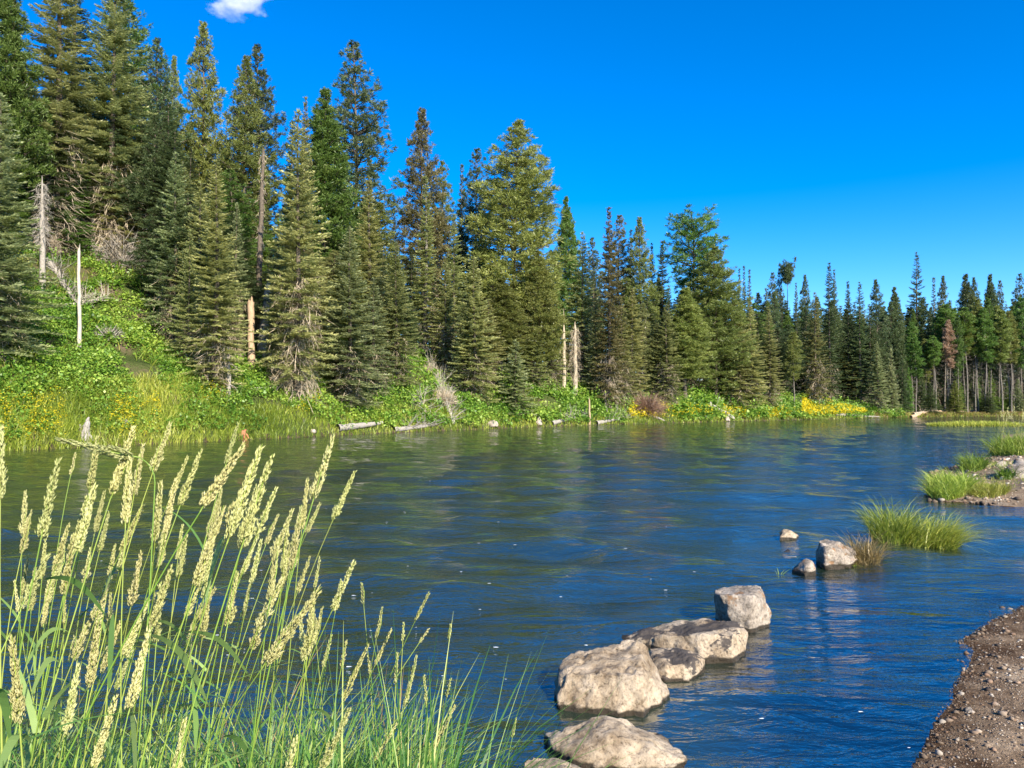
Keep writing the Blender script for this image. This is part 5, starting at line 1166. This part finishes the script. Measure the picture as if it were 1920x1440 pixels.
for i_, (tx, ty, bx, by) in enumerate(HEADS):
    ln = math.hypot(tx - bx, ty - by)
    Y = float(np.clip(FPX * 0.135 / ln, 1.12, 2.35)) * rg.uniform(0.95, 1.05)
    if tx > 690: Y = max(Y, 2.0)
    if by > 1330: Y = min(max(Y, 0.95), 1.3) if tx < 640 else max(Y, 1.55)
    if tx > 900: Y = 3.0
    P1, P0 = at(bx, by, Y), at(tx, ty, Y + rg.uniform(-0.03, 0.03))
    bent = i_ == len(HEADS) - 3
    if bent: P1, P0 = at(bx, by, 1.35), at(tx, ty, 1.32)
    dv = P0 - P1; Lh = np.linalg.norm(dv)
    gz = 0.0
    sl = np.clip(dv[0] / max(dv[2], 0.02), -0.5, 0.75)
    if bent: rx = P1[0] + 0.0
    else: rx = P1[0] - sl * (P1[2] - 0.5) * 0.62
    ry = min(Y + rg.normal() * 0.06, 3.05)
    gz = tz(rx, ry)
    root = np.array([rx, ry, gz - 0.03])
    if bent:
        k1 = P1 + np.array([0.028, 0, -0.045]); path = np.concatenate([bez(root, (root + k1) / 2 + [0.05, 0, 0], k1, 10)[:-1], bez(k1, k1 + [0.0, 0, 0.03], P1, 5)])
    else:
        ctrl = P1 - dv / Lh * min(0.45, (P1[2] - gz) * 0.5)
        path = bez(root, ctrl, P1, 14)
    e = empty('grass_stalk', root)
    tag(e, LAB[i_], 'seed stalk', 'seed headed grass stalks in the left foreground')
    sp_ = 0.85 + 0.3 * rg.random()
    thin = ln < 65 or tx > 690
    mb = MB()
    mb.tube(path - root, np.linspace(0.0021, 0.0010, len(path)) * sp_, 5, rg.uniform(0.2, 0.9))
    mb.tube(np.stack([P1 - root, (P1 + P0) / 2 - root + rg.normal(size=3) * 0.004, P0 - root]), [0.0013, 0.0011, 0.0005], 4, 0.7)
    link('stem', mb.mesh('grass_stem', M['reed'], True), e)
    # panicle
    mb = MB(); ax = dv / Lh; sdv = unit(np.cross(ax, [0, 1, 0.2])); nrm = np.cross(ax, sdv)
    nc = int(np.clip(Lh / 0.0034, 12, 56))
    open_ = rg.random() ** 1.6 * (0.8 if not thin else 0.5)
    Cs, Ds, Ls, Ws, Ts = [], [], [], [], []
    hb = rg.random() * 0.25
    for c_ in range(nc):
        tt = (c_ + rg.random() * 0.6) / nc
        tt = tt ** 1.12
        a = c_ * 2.4 + rg.normal() * 0.4
        rad_ = unit(math.cos(a) * sdv + math.sin(a) * nrm)
        br = Lh * (0.125 * (1 - tt) ** 0.7 + 0.042) * rg.uniform(0.7, 1.2) * (0.75 if thin else 1.0)
        spread = 0.06 + (0.5 * open_ * rg.random() * (tt < 0.35)) + 0.06 * rg.random()
        bd = unit(ax + rad_ * spread)
        base_ = P1 + dv * (tt * 0.93) + rad_ * 0.0008
        ns = int(np.clip(br / 0.00075, 9, 38))
        u = rg.uniform(0.25 if spread < 0.35 else 0.45, 1.0, ns)
        wth = 0.0026 * (1 - tt) ** 0.4 * (0.6 if thin else 1.0)
        Cs.append(base_ + bd * (br * u)[:, None] + rg.normal(size=(ns, 3)) * wth * 0.55 + rad_ * (wth * 0.8))
        Ds.append(bd + rad_ * 0.10 + rg.normal(size=(ns, 3)) * 0.10)
        Ls.append(rg.uniform(0.0062, 0.0105, ns)); Ws.append(rg.uniform(0.0013, 0.0022, ns))
        Ts.append(np.clip(0.12 + hb + 0.25 * rg.random() + 0.45 * rg.random(ns), 0, 1))
        if spread > 0.4: mb.tube(np.stack([base_, base_ + bd * br * 0.8]), [0.0006, 0.0004], 3, 0.4)
    spikelets(np.concatenate(Cs), np.concatenate(Ds), np.concatenate(Ls), np.concatenate(Ws), np.concatenate(Ts), mb)
    mb.V = [v_ - root for v_ in mb.V]
    link('seed_head', mb.mesh('grass_seed_head', M['seed']), e)
    # leaves
    nl = 0 if bent else 2 if (not thin and rg.random() < 0.75) else 1
    for k in range(nl):
        f = rg.uniform(0.30, 0.82); j = int(f * (len(path) - 1)); q = path[j] - root
        sgn = rg.choice([-1, 1]); az = rg.normal(0.0 if sgn > 0 else math.pi, 0.8)
        L = rg.uniform(0.12, 0.24); lean_ = rg.uniform(0.5, 1.15)
        mb = MB()
        blades(mb, q[None], np.array([L]), np.array([rg.uniform(0.006, 0.012)]), np.array([az]), np.array([lean_]), np.array([rg.uniform(0.25, 0.9)]), np.array([rg.uniform(0.15, 0.9)]), 7, rg)
        link('leaf', mb.mesh('grass_leaf', M['reedleaf']), e)

# lush low blades on the near bank
n = 13000
X = rg.uniform(-2.8, 0.12, n); Y = rg.uniform(1.3, 3.35, n)
ok = (X > -0.72 * Y - 0.25) & (X < -0.085 * Y + 0.05 * rg.normal(size=n))
X, Y = X[ok], Y[ok]; n = len(X)
pxx = X / Y * FPX + 960
ptop = np.interp(pxx, [0, 200, 380, 480, 640, 800, 880], [1340, 1345, 1340, 1310, 1290, 1315, 1400]) + 150 * rg.random(n) ** 0.8
hh = np.clip((CAM_Z - (ptop - HORIZ) / FPX * Y - terrain(X, Y)) * 1.12, 0.15, 0.95)
mb = MB()
blades(mb, np.stack([X, Y, terrain(X, Y) - 0.02], 1), hh * rg.uniform(0.75, 1.3, n), rg.uniform(0.0035, 0.012, n), rg.uniform(0, 6.28, n), rg.uniform(0.05, 0.75, n) * np.where(pxx > 690, 0.45, 1.0), rg.uniform(0.1, 1.3, n) * np.where(pxx > 690, 0.6, 1.0), np.clip(0.42 + 0.2 * wob(X * 4, Y * 4) + rg.normal(size=n) * 0.28, 0, 1), 6, rg)
tag(link('bank_blades', mb.mesh('bank_blades', M['lush'])), 'lush green grass blades covering the near bank at bottom left', 'grass', kind='stuff')
p = np.stack([rg.normal(-0.03, 0.05, 60), rg.normal(3.0, 0.06, 60), np.full(60, 0.2)], 1); p[:, 2] = terrain(p[:, 0], p[:, 1])
clump(p, 0.2, 0.5, 0.007, 'lush', 'small green grass tuft left of the boulder at the bottom edge', group=None)
n = 420; X = rg.uniform(-1.9, 0.0, n); Y = rg.uniform(1.5, 3.2, n); ok = (X > -0.72 * Y) & (X < -0.085 * Y); X, Y = X[ok], Y[ok]; n = len(X); mb = MB()
blades(mb, np.stack([X, Y, terrain(X, Y) - 0.02], 1), rg.uniform(0.4, 0.95, n), rg.uniform(0.002, 0.006, n), rg.uniform(0, 6.28, n), rg.uniform(0.1, 0.9, n), rg.uniform(0.2, 1.5, n), rg.random(n), 7, rg)
tag(link('dry_blades', mb.mesh('dry_blades', M['drygrass'])), 'withered tan blades scattered through the near grass', 'grass', kind='stuff')
# broad blades crossing the stalks
mb = MB()
for (ax_, ay_, bx_, by_, Y, wd_) in [(85, 1085, 200, 1158, 1.4, .017), (285, 1190, 392, 1325, 1.3, .016), (350, 1185, 470, 1272, 1.45, .014), (-10, 1290, 20, 1400, 1.1, .016), (205, 1290, 212, 1150, 1.4, .014), (60, 1300, 115, 1245, 1.3, .012),
    (270, 1170, 365, 1225, 1.5, .010), (0, 1440, 60, 1395, 1.1, .018), (95, 1400, 118, 1335, 1.2, .016), (255, 1470, 245, 1340, 1.2, .014), (400, 1390, 480, 1440, 1.3, .015), (50, 1245, 130, 1185, 1.4, .009), (385, 1130, 425, 1000, 1.5, .008), (575, 1335, 640, 1385, 1.7, .011)]:
    a, b = at(ax_, ay_, Y), at(bx_, by_, Y + 0.06); v = b - a; u = np.linspace(0, 1, 9)[:, None]
    c = a + v * u + np.array([0, 0, 0.03]) * np.sin(u * 3.14); sdv = unit(np.cross(v, [0.1, 1, 0.45])); ww = wd_ / 2 * np.sin(np.clip(0.12 + 0.88 * u, 0, 1) * 3.14) ** 0.7
    V = np.stack([c - sdv * ww, c + sdv * ww], 1); Q = np.stack([V[:-1, 0], V[:-1, 1], V[1:, 1], V[1:, 0]], 1); mb.quads(Q, rg.uniform(0.4, 0.9))
o = link('broad_blades', mb.mesh('broad_blades', M['reedleaf'], True)); tag(o, 'broad green reed leaves crossing between the seed stalks', 'grass', kind='stuff')

# ------------------------------------------------------------------ cloud
bm = bmesh.new(); bmesh.ops.create_icosphere(bm, subdivisions=4, radius=1.0)
for v in bm.verts: v.co = Vector((v.co.x * 46, v.co.y * 26, v.co.z * 22))
me = bpy.data.meshes.new('cloud'); bm.to_mesh(me); bm.free()
m, t = mat('cloud_vapour')
tc = N(t, 'ShaderNodeTexCoord'); n1 = N(t, 'ShaderNodeTexNoise', Scale=0.045, Detail=6.0, Roughness=0.62)
mp = N(t, 'ShaderNodeMapping'); mp.inputs['Scale'].default_value = (1, 1, 1.7); mp.inputs['Location'].default_value = (13, 4, 2)
t.links.new(tc.outputs['Object'], mp.inputs[0]); t.links.new(mp.outputs[0], n1.inputs['Vector'])
ms_ = N(t, 'ShaderNodeMapping'); ms_.inputs['Scale'].default_value = (1 / 46, 1 / 26, 1 / 22); t.links.new(tc.outputs['Object'], ms_.inputs[0])
ln_ = N(t, 'ShaderNodeVectorMath', operation='LENGTH'); t.links.new(ms_.outputs[0], ln_.inputs[0])
f = N(t, 'ShaderNodeMapRange'); f.inputs['From Min'].default_value = 0.25; f.inputs['From Max'].default_value = 1.0; f.inputs['To Min'].default_value = 0.0; f.inputs['To Max'].default_value = 0.30
t.links.new(ln_.outputs['Value'], f.inputs['Value'])
sb = N(t, 'ShaderNodeMath', operation='SUBTRACT'); t.links.new(n1.outputs['Fac'], sb.inputs[0]); t.links.new(f.outputs[0], sb.inputs[1])
g = N(t, 'ShaderNodeMapRange'); g.inputs['From Min'].default_value = 0.33; g.inputs['From Max'].default_value = 0.78; g.inputs['To Max'].default_value = 0.12; t.links.new(sb.outputs[0], g.inputs['Value'])
pv = N(t, 'ShaderNodeVolumePrincipled'); pv.inputs['Color'].default_value = (1, 1, 1, 1); pv.inputs['Anisotropy'].default_value = -0.15
t.links.new(g.outputs[0], pv.inputs['Density'])
o = N(t, 'ShaderNodeOutputMaterial'); t.links.new(pv.outputs[0], o.inputs['Volume'])
me.materials.append(m)
cl = link('cloud', me, None, at(447, 6, 900)); tag(cl, 'small wispy white cloud alone in the blue sky', 'cloud')
